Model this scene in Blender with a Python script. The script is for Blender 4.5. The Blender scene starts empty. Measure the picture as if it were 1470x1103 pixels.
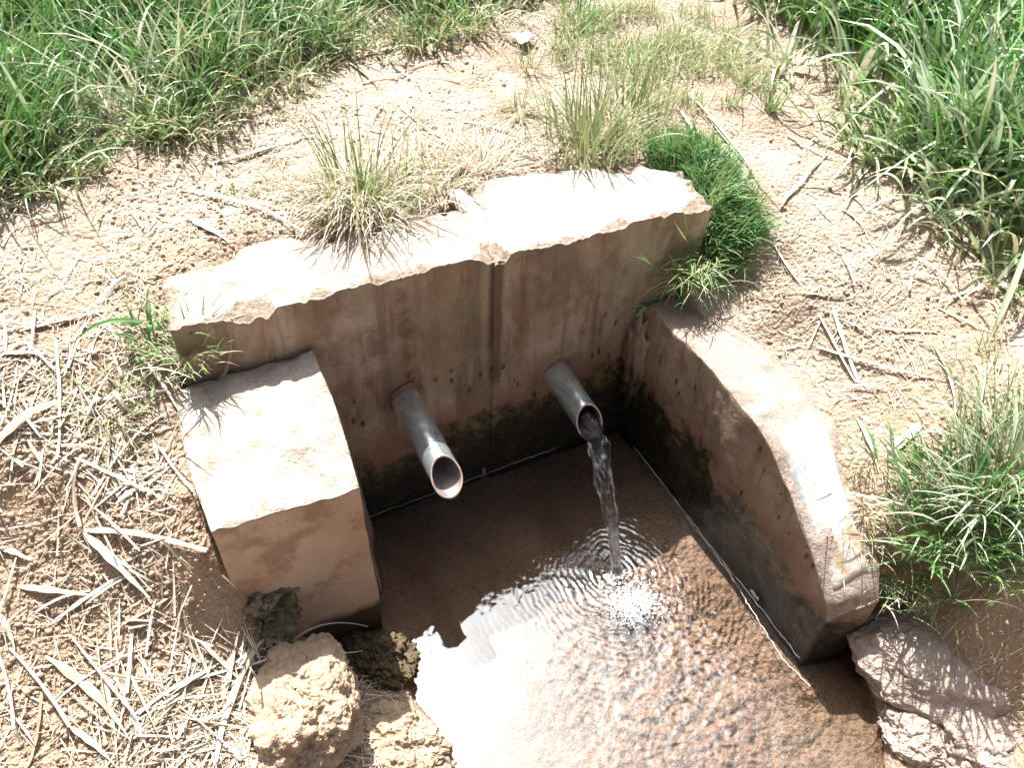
import bpy, math, random
import numpy as np
from mathutils import Vector, noise as mnoise
R = math.radians
rng = np.random.default_rng(7)
random.seed(7)
scene = bpy.context.scene
col = scene.collection

# ------------------------------------------------------------------ camera
H = 1.75
F_PX, CX, CY = 1154.0, 735.0, 551.5
PITCH, ROLL = R(45), R(2.3)
cam = bpy.data.cameras.new('camera'); camo = bpy.data.objects.new('camera', cam); col.objects.link(camo)
fw = np.array([0, math.cos(PITCH), -math.sin(PITCH)]); rt = np.array([1., 0, 0]); up = np.cross(rt, fw)
rt, up = math.cos(ROLL)*rt + math.sin(ROLL)*up, math.cos(ROLL)*up - math.sin(ROLL)*rt
CAM = np.array([0, 0, H])
from mathutils import Matrix
m = Matrix(((rt[0], up[0], -fw[0], 0), (rt[1], up[1], -fw[1], 0), (rt[2], up[2], -fw[2], H), (0, 0, 0, 1)))
camo.matrix_world = m
cam.sensor_width = 36; cam.lens = 36*F_PX/1470; cam.clip_start = 0.02; cam.clip_end = 2000
scene.camera = camo

# ------------------------------------------------------------------ light
SUN_AZ, SUN_EL = R(-23.5), R(61.5)
world = bpy.data.worlds.new('World'); scene.world = world; world.use_nodes = True
wn, wl = world.node_tree.nodes, world.node_tree.links
bg = wn['Background']; bg.inputs['Strength'].default_value = 0.05
sky = wn.new('ShaderNodeTexSky'); sky.sky_type = 'NISHITA'; sky.sun_disc = False
sky.sun_elevation = SUN_EL; sky.sun_rotation = SUN_AZ; sky.dust_density = 3.0; sky.air_density = 1.0
# bright broken cloud over part of the sky
tc = wn.new('ShaderNodeTexCoord'); mp = wn.new('ShaderNodeMapping'); mp.inputs['Scale'].default_value = (1, 1, 2.2)
wl.new(tc.outputs['Generated'], mp.inputs['Vector'])
cn = wn.new('ShaderNodeTexNoise'); cn.inputs['Scale'].default_value = 2.3; cn.inputs['Detail'].default_value = 6; cn.inputs['Roughness'].default_value = .55
wl.new(mp.outputs['Vector'], cn.inputs['Vector'])
cr = wn.new('ShaderNodeValToRGB'); cr.color_ramp.elements[0].position = .38; cr.color_ramp.elements[1].position = .58
wl.new(cn.outputs['Fac'], cr.inputs['Fac'])
# cloud glows most round the sun, as thin cloud does
dt = wn.new('ShaderNodeVectorMath'); dt.operation = 'DOT_PRODUCT'
wl.new(tc.outputs['Generated'], dt.inputs[0])
dt.inputs[1].default_value = (math.sin(SUN_AZ)*math.cos(SUN_EL), math.cos(SUN_AZ)*math.cos(SUN_EL), math.sin(SUN_EL))
pw = wn.new('ShaderNodeMath'); pw.operation = 'POWER'; pw.use_clamp = False
mx0 = wn.new('ShaderNodeMath'); mx0.operation = 'MAXIMUM'; mx0.inputs[1].default_value = 0
wl.new(dt.outputs['Value'], mx0.inputs[0]); wl.new(mx0.outputs[0], pw.inputs[0]); pw.inputs[1].default_value = 16
ml = wn.new('ShaderNodeMath'); ml.operation = 'MULTIPLY_ADD'; wl.new(pw.outputs[0], ml.inputs[0])
ml.inputs[1].default_value = 75.0; ml.inputs[2].default_value = 2.5
cc = wn.new('ShaderNodeCombineColor')
wl.new(ml.outputs[0], cc.inputs[0]); wl.new(ml.outputs[0], cc.inputs[1]); wl.new(ml.outputs[0], cc.inputs[2])
mix = wn.new('ShaderNodeMix'); mix.data_type = 'RGBA'
mk = wn.new('ShaderNodeMath'); mk.operation = 'MULTIPLY_ADD'; mk.use_clamp = True; mk.inputs[1].default_value = 1.6
wl.new(pw.outputs[0], mk.inputs[0]); wl.new(cr.outputs['Color'], mk.inputs[2]); wl.new(mk.outputs[0], mix.inputs[0]); wl.new(sky.outputs['Color'], mix.inputs[6]); wl.new(cc.outputs[0], mix.inputs[7])
wl.new(mix.outputs[2], bg.inputs['Color'])
sl = bpy.data.lights.new('sun', 'SUN'); sl.energy = 5.0; sl.angle = R(.53); sl.color = (1, .965, .91)
so = bpy.data.objects.new('sun', sl); col.objects.link(so)
sd = Vector((math.sin(SUN_AZ)*math.cos(SUN_EL), math.cos(SUN_AZ)*math.cos(SUN_EL), math.sin(SUN_EL)))
so.rotation_euler = sd.to_track_quat('Z', 'Y').to_euler(); so.location = sd*20
vs = scene.view_settings; vs.view_transform = 'Standard'; vs.look = 'None'; vs.exposure = 1.32; vs.gamma = 1; vs.use_curve_mapping = False
scene.cycles.max_bounces = 8; scene.cycles.transparent_max_bounces = 12
scene.cycles.caustics_reflective = False; scene.cycles.caustics_refractive = False

# ------------------------------------------------------------------ helpers
def ray(px, py): return fw + rt*(px-CX)/F_PX - up*(py-CY)/F_PX
def at(px, py, z):
    d = ray(px, py); return CAM + d*((z-H)/d[2])
A0 = at(527, 742, 0); K0 = at(888, 608, 0)
W = (K0-A0)/np.linalg.norm(K0-A0); N = np.array([W[1], -W[0], 0])
ROT = math.atan2(W[1], W[0])
def loc2w(s, t, z=0): return A0 + W*s + N*t + np.array([0, 0, z])
def w2loc(x, y):
    dx, dy = x-A0[0], y-A0[1]; return dx*W[0]+dy*W[1], dx*N[0]+dy*N[1]

def _h(ix, iy, seed):
    n = (ix.astype(np.int64)*374761393 + iy.astype(np.int64)*668265263 + seed*1274126177) & 0xffffffff
    n = ((n ^ (n >> 13))*1274126177) & 0xffffffff
    return ((n ^ (n >> 16)) & 0xffff)/65535.0
def vnoise(x, y, s=0):
    x = np.asarray(x, float); y = np.asarray(y, float)
    ix = np.floor(x); iy = np.floor(y); fx = x-ix; fy = y-iy
    fx = fx*fx*fx*(fx*(fx*6-15)+10); fy = fy*fy*fy*(fy*(fy*6-15)+10)
    a = _h(ix, iy, s); b = _h(ix+1, iy, s); c = _h(ix, iy+1, s); d = _h(ix+1, iy+1, s)
    return (a*(1-fx)+b*fx)*(1-fy)+(c*(1-fx)+d*fx)*fy
def fbm(x, y, s=0, o=4, g=.5):
    r = 0; a = 1; t = 0
    for k in range(o):
        r = r+a*(vnoise(x*2**k, y*2**k, s+k*17)-.5); t += a; a *= g
    return r/t*2
def cells(x, y, s=0):                       # distance to nearest scattered point: crumbs
    ix = np.floor(x); iy = np.floor(y); best = np.full(np.shape(x), 9.)
    for dx in (-1, 0, 1):
        for dy in (-1, 0, 1):
            jx = ix+dx; jy = iy+dy
            px = jx+_h(jx, jy, s); py = jy+_h(jx, jy, s+5)
            best = np.minimum(best, (px-x)**2+(py-y)**2)
    return np.sqrt(best)
def inpoly(x, y, P):
    c = np.zeros(np.shape(x), bool); n = len(P)
    for i in range(n):
        x1, y1 = P[i][:2]; x2, y2 = P[(i+1) % n][:2]
        k = ((y1 > y) != (y2 > y)) & (x < (x2-x1)*(y-y1)/(y2-y1+1e-12)+x1); c ^= k
    return c
def dpoly(x, y, P):
    b = np.full(np.shape(x), 1e9); n = len(P)
    for i in range(n):
        ax, ay = P[i][:2]; bx, by = P[(i+1) % n][:2]; ux, uy = bx-ax, by-ay
        t = np.clip(((x-ax)*ux+(y-ay)*uy)/(ux*ux+uy*uy+1e-12), 0, 1)
        b = np.minimum(b, np.hypot(x-ax-t*ux, y-ay-t*uy))
    return np.where(inpoly(x, y, P), -b, b)
def sm(x, a, b):
    t = np.clip((x-a)/(b-a), 0, 1); return t*t*(3-2*t)

def mesh_np(name, V, Fq, mat=None, parent=None, smooth=True, tri=False, attr=None, mats=None, mi=None):
    V = np.asarray(V, np.float32); Fq = np.asarray(Fq, np.int32)
    me = bpy.data.meshes.new(name); k = Fq.shape[1]
    me.vertices.add(len(V)); me.vertices.foreach_set('co', V.ravel())
    me.loops.add(Fq.size); me.loops.foreach_set('vertex_index', Fq.ravel())
    me.polygons.add(len(Fq)); me.polygons.foreach_set('loop_start', np.arange(0, Fq.size, k, dtype=np.int32))
    if mi is not None: me.polygons.foreach_set('material_index', np.asarray(mi, np.int32))
    me.update(calc_edges=True)
    me.polygons.foreach_set('use_smooth', np.full(len(Fq), smooth))
    if attr is not None:
        a = me.color_attributes.new('tint', 'FLOAT_COLOR', 'POINT')
        c = np.ones((len(V), 4), np.float32); c[:, :attr.shape[1]] = attr; a.data.foreach_set('color', c.ravel())
    for q in (mats or ([mat] if mat else [])): me.materials.append(q)
    o = bpy.data.objects.new(name, me); col.objects.link(o)
    if parent: o.parent = parent
    return o
def tag(o, label=None, cat=None, group=None, kind=None):
    if label: o['label'] = label
    if cat: o['category'] = cat
    if group: o['group'] = group
    if kind: o['kind'] = kind
    return o

# ------------------------------------------------------------------ materials
class MT:
    def __init__(s, name):
        s.m = bpy.data.materials.new(name); s.m.use_nodes = True
        s.n = s.m.node_tree.nodes; s.l = s.m.node_tree.links
        s.p = s.n['Principled BSDF']; s.out = s.n['Material Output']
        s.co = s.n.new('ShaderNodeTexCoord').outputs['Object']
    def put(s, inp, v):
        if hasattr(v, 'is_output') or isinstance(v, bpy.types.NodeSocket): s.l.new(v, inp)
        elif isinstance(v, (tuple, list)) and len(v) == 3 and inp.type == 'RGBA': inp.default_value = (*v, 1)
        else: inp.default_value = v
    def noise(s, scale, det=4, rough=.55, vec=None, dist=0):
        n = s.n.new('ShaderNodeTexNoise'); s.l.new(vec or s.co, n.inputs['Vector'])
        n.inputs['Scale'].default_value = scale; n.inputs['Detail'].default_value = det
        n.inputs['Roughness'].default_value = rough; n.inputs['Distortion'].default_value = dist
        return n.outputs['Fac']
    def voro(s, scale, feat='F1', vec=None):
        n = s.n.new('ShaderNodeTexVoronoi'); n.feature = feat; s.l.new(vec or s.co, n.inputs['Vector'])
        n.inputs['Scale'].default_value = scale; return n.outputs['Distance']
    def scl(s, v, loc=(0, 0, 0)):
        n = s.n.new('ShaderNodeMapping'); n.inputs['Scale'].default_value = v; n.inputs['Location'].default_value = loc
        s.l.new(s.co, n.inputs['Vector']); return n.outputs['Vector']
    def ramp(s, fac, a, b, lo=0., hi=1.):
        n = s.n.new('ShaderNodeMapRange'); n.interpolation_type = 'SMOOTHSTEP'
        s.put(n.inputs['Value'], fac)
        n.inputs['From Min'].default_value = a; n.inputs['From Max'].default_value = b
        n.inputs['To Min'].default_value = lo; n.inputs['To Max'].default_value = hi
        return n.outputs['Result']
    def math(s, op, a, b=0., c=0.):
        n = s.n.new('ShaderNodeMath'); n.operation = op
        s.put(n.inputs[0], a); s.put(n.inputs[1], b)
        if op == 'MULTIPLY_ADD': s.put(n.inputs[2], c)
        return n.outputs[0]
    def mixc(s, f, a, b, mode='MIX'):
        n = s.n.new('ShaderNodeMix'); n.data_type = 'RGBA'; n.blend_type = mode
        s.put(n.inputs[0], f); s.put(n.inputs[6], a); s.put(n.inputs[7], b); return n.outputs[2]
    def sep(s, v=None):
        n = s.n.new('ShaderNodeSeparateXYZ'); s.l.new(v or s.co, n.inputs[0]); return n.outputs
    def bump(s, h, strength=.5, dist=.01, prev=None):
        n = s.n.new('ShaderNodeBump'); n.inputs['Strength'].default_value = strength; n.inputs['Distance'].default_value = dist
        s.l.new(h, n.inputs['Height'])
        if prev: s.l.new(prev, n.inputs['Normal'])
        return n.outputs['Normal']
    def fin(s, color=None, rough=None, normal=None, spec=None, metal=None):
        if color is not None: s.put(s.p.inputs['Base Color'], color)
        if rough is not None: s.put(s.p.inputs['Roughness'], rough)
        if normal is not None: s.l.new(normal, s.p.inputs['Normal'])
        if spec is not None: s.put(s.p.inputs['Specular IOR Level'], spec)
        if metal is not None: s.put(s.p.inputs['Metallic'], metal)
        return s.m

def mat_soil(name='soil', c1=(.37, .30, .24), c2=(.30, .222, .165), c3=(.46, .39, .32), b=1.0):
    t = MT(name)
    a = t.noise(3.2, 5, .6); f = t.noise(38, 4, .65); g = t.noise(160, 3, .6)
    c = t.mixc(t.ramp(a, .38, .66), c1, c2)
    c = t.mixc(t.ramp(t.noise(7.3, 4, .6, t.scl((1, 1, 1), (4, 2, 1))), .5, .72), c, c3)
    c = t.mixc(t.ramp(f, .5, .8, 0, .55), c, (.22, .14, .09))
    c = t.mixc(t.ramp(g, .55, .75, 0, .5), c, c3)
    v = t.voro(95); v2 = t.voro(230)
    h = t.math('MULTIPLY_ADD', v, -1.0, t.math('MULTIPLY_ADD', v2, -.35, t.math('MULTIPLY', f, 1.0)))
    # the bank nearest the pool is a more orange clay
    _x, y_, z = t.sep()
    c = t.mixc(t.ramp(t.math('MULTIPLY_ADD', t.noise(2.5, 4), .8, y_), 1.1, 2.1, .75, 0), c, t.mixc(f, (.40, .29, .20), (.30, .20, .13)))
    wet = t.ramp(t.math('MULTIPLY_ADD', t.noise(22, 3), .05, z), .025, .075, 1, 0)
    c = t.mixc(wet, c, t.mixc(.25, t.mixc(t.ramp(t.noise(85, 4, .7), .5, .66, 0, .6), t.mixc(t.ramp(t.noise(7, 4), .4, .6), (.40, .30, .235), (.33, .235, .18)), (.15, .09, .065)), t.mixc(1, c, (.62, .54, .49), 'MULTIPLY')))
    return t.fin(c, t.ramp(wet, 0, 1, .95, .45), t.bump(h, .75*b, .008), .25)
M_soil = mat_soil()
def mat_clod(name, tint, moss=0):
    t = MT(name)
    f = t.noise(30, 4, .6); c = t.mixc(t.ramp(f, .35, .7), tint, tuple(v*.72 for v in tint))
    c = t.mixc(t.ramp(t.noise(120, 3), .6, .8, 0, .5), c, tuple(min(1, v*1.25) for v in tint))
    if moss: c = t.mixc(t.ramp(t.noise(14, 4), .42, .6, 0, moss), c, (.09, .085, .035))
    h = t.math('MULTIPLY_ADD', t.voro(70), -1., t.math('MULTIPLY_ADD', t.voro(180), -.5, t.math('MULTIPLY', f, .8)))
    return t.fin(c, .9, t.bump(h, .8, .006), .2)
M_clod = mat_clod('dry_clod_soil', (.46, .345, .245))
M_clodpink = mat_clod('pink_soil_rock', (.47, .375, .32))
M_wetstone = mat_clod('wet_mossy_stone', (.15, .105, .07), .6)
M_mossstone = mat_clod('mossy_stone', (.30, .25, .18), .7)

def mat_top(name, c1, c2, c3, dirt=.5):
    t = MT(name)
    c = t.mixc(t.ramp(t.noise(6, 5, .6), .35, .65), c1, c2)
    c = t.mixc(t.ramp(t.noise(17, 5, .7), .5, .68, 0, dirt), c, c3)
    c = t.mixc(t.ramp(t.voro(26), .03, .09, .75, 0), c, (.16, .11, .08))
    f = t.noise(60, 5, .7)
    h = t.math('MULTIPLY_ADD', t.noise(14, 4), .8, t.math('MULTIPLY', f, .5))
    c = t.mixc(t.ramp(t.noise(130, 3, .7), .58, .7, 0, .5), c, (.22, .16, .12)); h = t.math('MULTIPLY_ADD', t.noise(120, 4, .7), .25, h)
    return t.fin(c, .9, t.bump(h, .9, .012), .2)
M_coping = mat_top('pale_cement', (.56, .53, .48), (.49, .44, .39), (.36, .28, .22), .5)
M_copingd = mat_top('dusty_cement', (.42, .355, .305), (.50, .445, .39), (.30, .215, .165), .8)
M_wingtop = mat_top('pink_dusty_cement', (.36, .28, .24), (.42, .34, .295), (.25, .17, .135), .7)
def mat_chip():
    t = MT('chipped_mortar')
    c = t.mixc(t.ramp(t.noise(70, 4, .7), .35, .65), (.52, .43, .36), (.36, .27, .20))
    return t.fin(c, .95, t.bump(t.noise(110, 5, .75), 1, .012), .2)
M_chip = mat_chip()
def mat_face(name, dark_z=.2, slope=.18, axis=0, seam=False):
    """render on the inner faces: brown stained cement, black wet algae below a ragged line"""
    t = MT(name); x, y, z = t.sep()
    u = x if axis == 0 else y
    st = t.scl((9, 9, 2.0)); st2 = t.scl((26, 26, 3.5), (3, 1, 0))
    base = t.mixc(t.ramp(t.noise(5, 5, .6), .33, .67), (.39, .295, .225), (.26, .175, .12))
    base = t.mixc(t.ramp(t.noise(1.0, 5, .6, st), .48, .66, 0, .7), base, (.52, .43, .36))
    base = t.mixc(t.ramp(t.noise(1.0, 5, .65, st2), .52, .68, 0, .75), base, (.19, .085, .055))
    base = t.mixc(t.ramp(t.noise(3.3, 4, .6, t.scl((1, 1, 1), (7, 3, 2))), .5, .66, 0, .6), base, (.28, .27, .16))
    base = t.mixc(t.ramp(t.noise(3.1, 6, .68, t.scl((1, 1, .8), (1.3, 5, 8))), .47, .62, 0, .75), base, (.52, .43, .37))
    base = t.mixc(t.ramp(t.noise(4.4, 7, .72, t.scl((1, 1, .7), (8, 2, 5))), .50, .62, 0, .7), base, (.17, .125, .085))
    base = t.mixc(t.ramp(t.noise(13, 7, .75, t.scl((1, 1, .6), (2, 9, 5))), .52, .6, 0, .45), base, (.20, .13, .09))
    base = t.mixc(t.ramp(t.noise(2.2, 6, .7, t.scl((1, 1, .8), (6, 6, 1))), .52, .64, 0, .5), base, (.25, .235, .15))
    base = t.mixc(t.ramp(t.noise(46, 5, .7), .56, .72, 0, .6), base, (.13, .08, .055))
    base = t.mixc(t.ramp(t.noise(150, 3, .7), .62, .7, 0, .5), base, (.52, .44, .38))
    base = t.mixc(t.ramp(t.noise(1.0, 5, .6, t.scl((13, 13, 1.1), (5, 3, 0))), .54, .66, 0, .6), base, (.14, .10, .075))
    if seam:
        d = t.math('ABSOLUTE', t.math('ADD', t.math('MULTIPLY_ADD', t.noise(18, 4), .02, x), -.375))
        band = t.math('MULTIPLY', t.ramp(d, .010, .022, 1, 0), t.ramp(z, .30, .36, .1, 1))
        base = t.mixc(t.math('MULTIPLY', band, .8), base, (.10, .066, .048))
        d2 = t.math('ABSOLUTE', t.math('ADD', t.math('MULTIPLY_ADD', t.noise(22, 4), .03, x), -.165))
        base = t.mixc(t.math('MULTIPLY', t.ramp(d2, .002, .022, .75, 0), t.ramp(t.noise(20, 3), .35, .6)), base, (.16, .07, .045))
    # wet black zone: its ragged top edge climbs to the right
    ln = t.math('MULTIPLY_ADD', u, -slope, z) if slope else z
    ln = t.math('MULTIPLY_ADD', t.math('SUBTRACT', t.noise(6.5, 8, .72), .5), .36, ln)
    dk = t.ramp(ln, dark_z-.035, dark_z+.035, 1, 0)
    red = t.ramp(ln, dark_z, dark_z+.16, .8, 0)
    base = t.mixc(red, base, t.mixc(t.noise(8, 3), (.25, .145, .10), (.20, .11, .075)))
    black = t.mixc(t.ramp(t.noise(20, 5, .7), .5, .68, 0, .8), (.014, .010, .007), (.05, .052, .02))
    black = t.mixc(t.math('MULTIPLY', t.ramp(ln, dark_z-.11, dark_z, 0, .8), t.ramp(t.noise(26, 6, .7), .42, .6)), black, (.13, .125, .05))
    black = t.mixc(t.ramp(t.noise(140, 2), .66, .72, 0, .6), black, (.3, .27, .2))
    c = t.mixc(dk, base, black)
    # water drops that ran and dried dark
    v = t.math('SUBTRACT', t.voro(1., vec=t.scl((40, 40, 17), (1, 2, 3))), t.math('MULTIPLY', t.noise(55, 4, .7), .42))
    c = t.mixc(t.math('MULTIPLY', t.ramp(v, -.02, .03, .85, 0), t.math('MULTIPLY', t.ramp(t.noise(7, 2, .5, t.scl((1, 1, 1), (9, 9, 9))), .46, .56), t.ramp(z, .42, .5, 1, 0))), c, (.075, .028, .018))
    h = t.math('MULTIPLY_ADD', t.noise(9, 5, .6), 1.2, t.math('MULTIPLY', t.noise(75, 5, .7), .35))
    return t.fin(c, t.ramp(dk, 0, 1, .75, .38), t.bump(h, .55, .012), .4)
M_facebk = mat_face('stained_back_wall_cement', .18, .12, 0, True)
M_facert = mat_face('stained_side_wall_cement', .25, .10, 1)
def mat_blockface():
    t = MT('brown_block_cement'); z = t.sep()[2]
    c = t.mixc(t.ramp(t.noise(6, 5), .35, .65), (.42, .305, .22), (.48, .375, .30))
    c = t.mixc(t.ramp(t.noise(11, 5, .6, t.scl((1, 1, 1), (2, 5, 5))), .52, .64, 0, .6), c, (.24, .14, .09))
    c = t.mixc(t.ramp(t.noise(120, 3), .62, .72, 0, .5), c, (.15, .1, .07))
    ln = t.math('MULTIPLY_ADD', t.math('SUBTRACT', t.noise(9, 5), .5), .12, z)
    c = t.mixc(t.ramp(ln, .14, .19, 1, 0), c, (.04, .03, .016))
    return t.fin(c, .8, t.bump(t.math('MULTIPLY_ADD', t.noise(12, 4), 1, t.math('MULTIPLY', t.noise(80, 4, .7), .3)), .5, .01), .3)
M_facebl = mat_blockface()

def mat_blade(name, g1, g2, dry, rough=.42, trans=.35, base=(.45, .42, .24)):
    t = MT(name)
    a = t.n.new('ShaderNodeAttribute'); a.attribute_name = 'tint'
    s = t.n.new('ShaderNodeSeparateColor'); t.l.new(a.outputs['Color'], s.inputs[0])
    c = t.mixc(s.outputs[1], g1, g2)
    c = t.mixc(s.outputs[0], c, dry)
    c = t.mixc(t.ramp(s.outputs[2], 0, .22, .45, 0), c, base)
    c = t.mixc(t.ramp(t.noise(90, 2), .3, .7, 0, .12), c, dry)
    t.fin(c, rough, None, .5)
    tr = t.n.new('ShaderNodeBsdfTranslucent'); t.l.new(c, tr.inputs['Color'])
    ms = t.n.new('ShaderNodeMixShader'); ms.inputs[0].default_value = trans
    t.l.new(t.p.outputs[0], ms.inputs[1]); t.l.new(tr.outputs[0], ms.inputs[2]); t.l.new(ms.outputs[0], t.out.inputs['Surface'])
    return t.m
M_grass = mat_blade('green_grass_blades', (.03, .17, .028), (.15, .37, .085), (.60, .52, .34), .34, .16)
M_bright = mat_blade('fresh_grass_blades', (.05, .22, .055), (.19, .42, .14), (.50, .46, .26), .38, .28)
M_straw = mat_blade('dry_straw', (.78, .73, .62), (.68, .60, .47), (.36, .25, .16), .55, .08, (.6, .5, .36))
M_leafpale = mat_blade('pale_green_leaves', (.28, .44, .24), (.50, .62, .46), (.7, .64, .5), .30, .18)

def mat_steel():
    t = MT('galvanised_steel')
    f = t.noise(40, 4); z = t.sep()
    c = t.mixc(t.ramp(f, .3, .7), (.56, .71, .77), (.78, .86, .88))
    # rust and lime along the underside and round the mouth
    r = t.ramp(t.math('MULTIPLY_ADD', t.noise(25, 4), .02, z[2]), -.022, .004, .85, 0)
    c = t.mixc(r, c, (.42, .27, .17))
    c = t.mixc(t.ramp(t.noise(90, 4), .6, .75, 0, .5), c, (.5, .42, .35))
    return t.fin(c, t.ramp(f, .3, .7, .12, .26), t.bump(t.noise(70, 3), .035, .002), .5, t.math('SUBTRACT', .80, t.math('MULTIPLY', r, .6)))
M_steel = mat_steel()
def mat_rim():
    t = MT('limescaled_pipe_rim')
    c = t.mixc(t.ramp(t.noise(60, 3), .35, .65), (.66, .55, .46), (.5, .36, .27))
    return t.fin(c, .5, None, .5, .2)
M_rim = mat_rim()
def mat_inside():
    t = MT('dull_pipe_bore')
    c = t.mixc(t.ramp(t.noise(30, 4), .35, .65), (.20, .17, .18), (.34, .27, .25))
    return t.fin(c, .6, None, .4, .3)
M_bore = mat_inside()

# ------------------------------------------------------------------ terrain
WATER_PX = [(527, 742), (553, 915), (566, 935), (588, 975), (598, 1005), (625, 1040), (646, 1075), (652, 1110), (640, 1250), (600, 1500)]
poly = [at(x, y, 0)[:2] for x, y in WATER_PX]
poly += [np.array([-.55, -.6]), np.array([-.6, -3.0]), np.array([1.0, -3.0]), np.array([.95, -.6])]
poly += [at(x, y, 0)[:2] for x, y in [(1330, 1500), (1300, 1250), (1268, 1110), (1262, 1060), (1254, 1012), (1240, 975), (1243, 940), (1262, 905), (1210, 900), (1158, 948), (888, 608)]]
CP = [  # (px, py, z): terrain heights read off the photograph
 (250,405,.735),(240,480,.70),(100,400,.74),(0,330,.78),(0,500,.73),(150,550,.67),(0,650,.66),(230,540,.64),(262,600,.60),(230,680,.57),
 (60,800,.52),(255,770,.52),(285,700,.575),(300,760,.55),(322,795,.50),(345,840,.36),(0,950,.44),(150,900,.42),(200,1000,.38),(0,1103,.38),(310,930,.33),
 (300,1060,.30),(430,925,.14),(400,885,.20),(500,905,.02),(540,925,.0),(500,960,.03),(560,1000,.05),(620,1090,.04),(420,1103,.24),
 (400,250,.75),(600,120,.77),(400,100,.80),(100,100,.84),(800,100,.75),(1000,20,.77),(1100,150,.73),(1300,50,.78),(1470,0,.84),
 (660,270,.70),(550,320,.735),(440,330,.74),(800,230,.695),(950,215,.695),(1030,250,.68),(1100,330,.62),(1150,420,.57),(1050,420,.47),(1110,490,.455),(1170,550,.45),
 (1215,610,.44),(1240,690,.41),(1300,500,.55),(1470,420,.63),(1330,650,.48),(1470,650,.54),(1270,770,.36),(1330,800,.36),(1450,830,.40),
 (1300,860,.22),(1300,900,.10),(1270,940,.03),(1380,900,.22),(1470,930,.26),(1310,990,.06),(1420,1030,.08),(1300,1090,.02),(1470,1090,.12)]
cpw = [at(*c) for c in CP]
cpw += [np.array(v, float) for v in [(-3, 0, .5), (-3, 3, .85), (-2, 5, .85), (2, 5, .85), (3.5, 3, .8), (3, .5, .5), (-1.2, -.6, .35), (1.6, -.6, .3), (-2, -3, .3), (2.5, -3, .3), (0, 5, .85), (-6, 0, .7), (6, 0, .7), (0, 9, .9), (-6, 8, .9), (6, 8, .9)]]
cpw = np.array(cpw)
_d = np.hypot(cpw[:, None, 0]-cpw[None, :, 0], cpw[:, None, 1]-cpw[None, :, 1])
_n = len(cpw); _M = np.zeros((_n+1, _n+1)); _M[:_n, :_n] = _d-np.eye(_n)*.02; _M[:_n, _n] = 1; _M[_n, :_n] = 1
_w = np.linalg.solve(_M, np.append(cpw[:, 2], 0))
def hbase(x, y):
    x = np.asarray(x, float); y = np.asarray(y, float); r = np.full(x.shape, _w[_n])
    for i in range(_n): r = r+_w[i]*np.sqrt((x-cpw[i, 0])**2+(y-cpw[i, 1])**2+1e-4)
    far = sm(np.hypot(x, y-1), 5, 14); return r*(1-far)+.85*far
# footprints (local s,t) of the concrete, terrain drops away inside them
BOXES = [(-.285, .35, -.175, .03), (.33, .925, -.25, .03), (-.32, -.035, -.02, .325), (.745, .885, .0, .80), (.745, .94, .18, .58), (.745, .87, .5, .90)]
def hterr(x, y, micro=True):
    z = hbase(x, y)
    if micro:
        z = z+fbm(x*2.3, y*2.3, 3, 3)*.022+fbm(x*9, y*9, 11, 4)*.014
        front = (sm(-x+.25*y, .3, .9)*.5+.5)*(1-.75*sm(y, 1.15, 1.6))
        lump = .5+fbm(x*4, y*4, 33, 2)
        c1 = np.clip(1-cells(x*34, y*34, 2)*1.25, 0, 1)**.6; c2 = np.clip(1-cells(x*85, y*85, 4)*1.2, 0, 1)**.6
        z = z+(c1*.0075*np.clip(lump, 0.15, 1)+c2*.0035)*front+fbm(x*45, y*45, 21, 2)*.003
    d = dpoly(x, y, poly)+fbm(x*14, y*14, 8, 2)*.006
    bed = -.022-.03*sm(-d, .0, .15)+fbm(x*5, y*5, 60, 3)*.012+np.clip(1-cells(x*40, y*40, 9)*1.3, 0, 1)*.004
    edge = sm(d, -.012, .028)
    z = bed*(1-edge)+np.maximum(z, .012)*edge
    s, t = w2loc(x, y)
    for (s0, s1, t0, t1) in BOXES:
        q = np.minimum(np.minimum(s-s0, s1-s), np.minimum(t-t0, t1-t))
        k = sm(q, .003, .02); z = z*(1-k)+np.minimum(z, -.028)*k
    return z
def axis(a, b, step, ext):
    c = list(np.arange(a, b+1e-9, step)); g = step; v = c[-1]; hi = []
    while v < ext: g *= 1.18; v += g; hi.append(v)
    g = step; v = c[0]; lo = []
    while v > -ext: g *= 1.18; v -= g; lo.append(v)
    return np.array(lo[::-1]+c+hi)
GX = axis(-1.95, 2.1, .0062, 300); GY = axis(.25, 3.4, .0062, 300)
XX, YY = np.meshgrid(GX, GY)
ZZ = hterr(XX, YY)
nx, ny = len(GX), len(GY)
idx = np.arange(nx*ny).reshape(ny, nx)
Q = np.stack([idx[:-1, :-1], idx[:-1, 1:], idx[1:, 1:], idx[1:, :-1]], -1).reshape(-1, 4)
g = mesh_np('ground', np.stack([XX, YY, ZZ], -1).reshape(-1, 3), Q, M_soil); tag(g, 'pale reddish dry soil around the spring', 'ground', kind='structure')
def tz(x, y):
    x = np.asarray(x, float); y = np.asarray(y, float)
    i = np.clip(np.searchsorted(GX, x)-1, 0, nx-2); j = np.clip(np.searchsorted(GY, y)-1, 0, ny-2)
    fx = np.clip((x-GX[i])/(GX[i+1]-GX[i]), 0, 1); fy = np.clip((y-GY[j])/(GY[j+1]-GY[j]), 0, 1)
    return (ZZ[j, i]*(1-fx)+ZZ[j, i+1]*fx)*(1-fy)+(ZZ[j+1, i]*(1-fx)+ZZ[j+1, i+1]*fx)*fy
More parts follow.
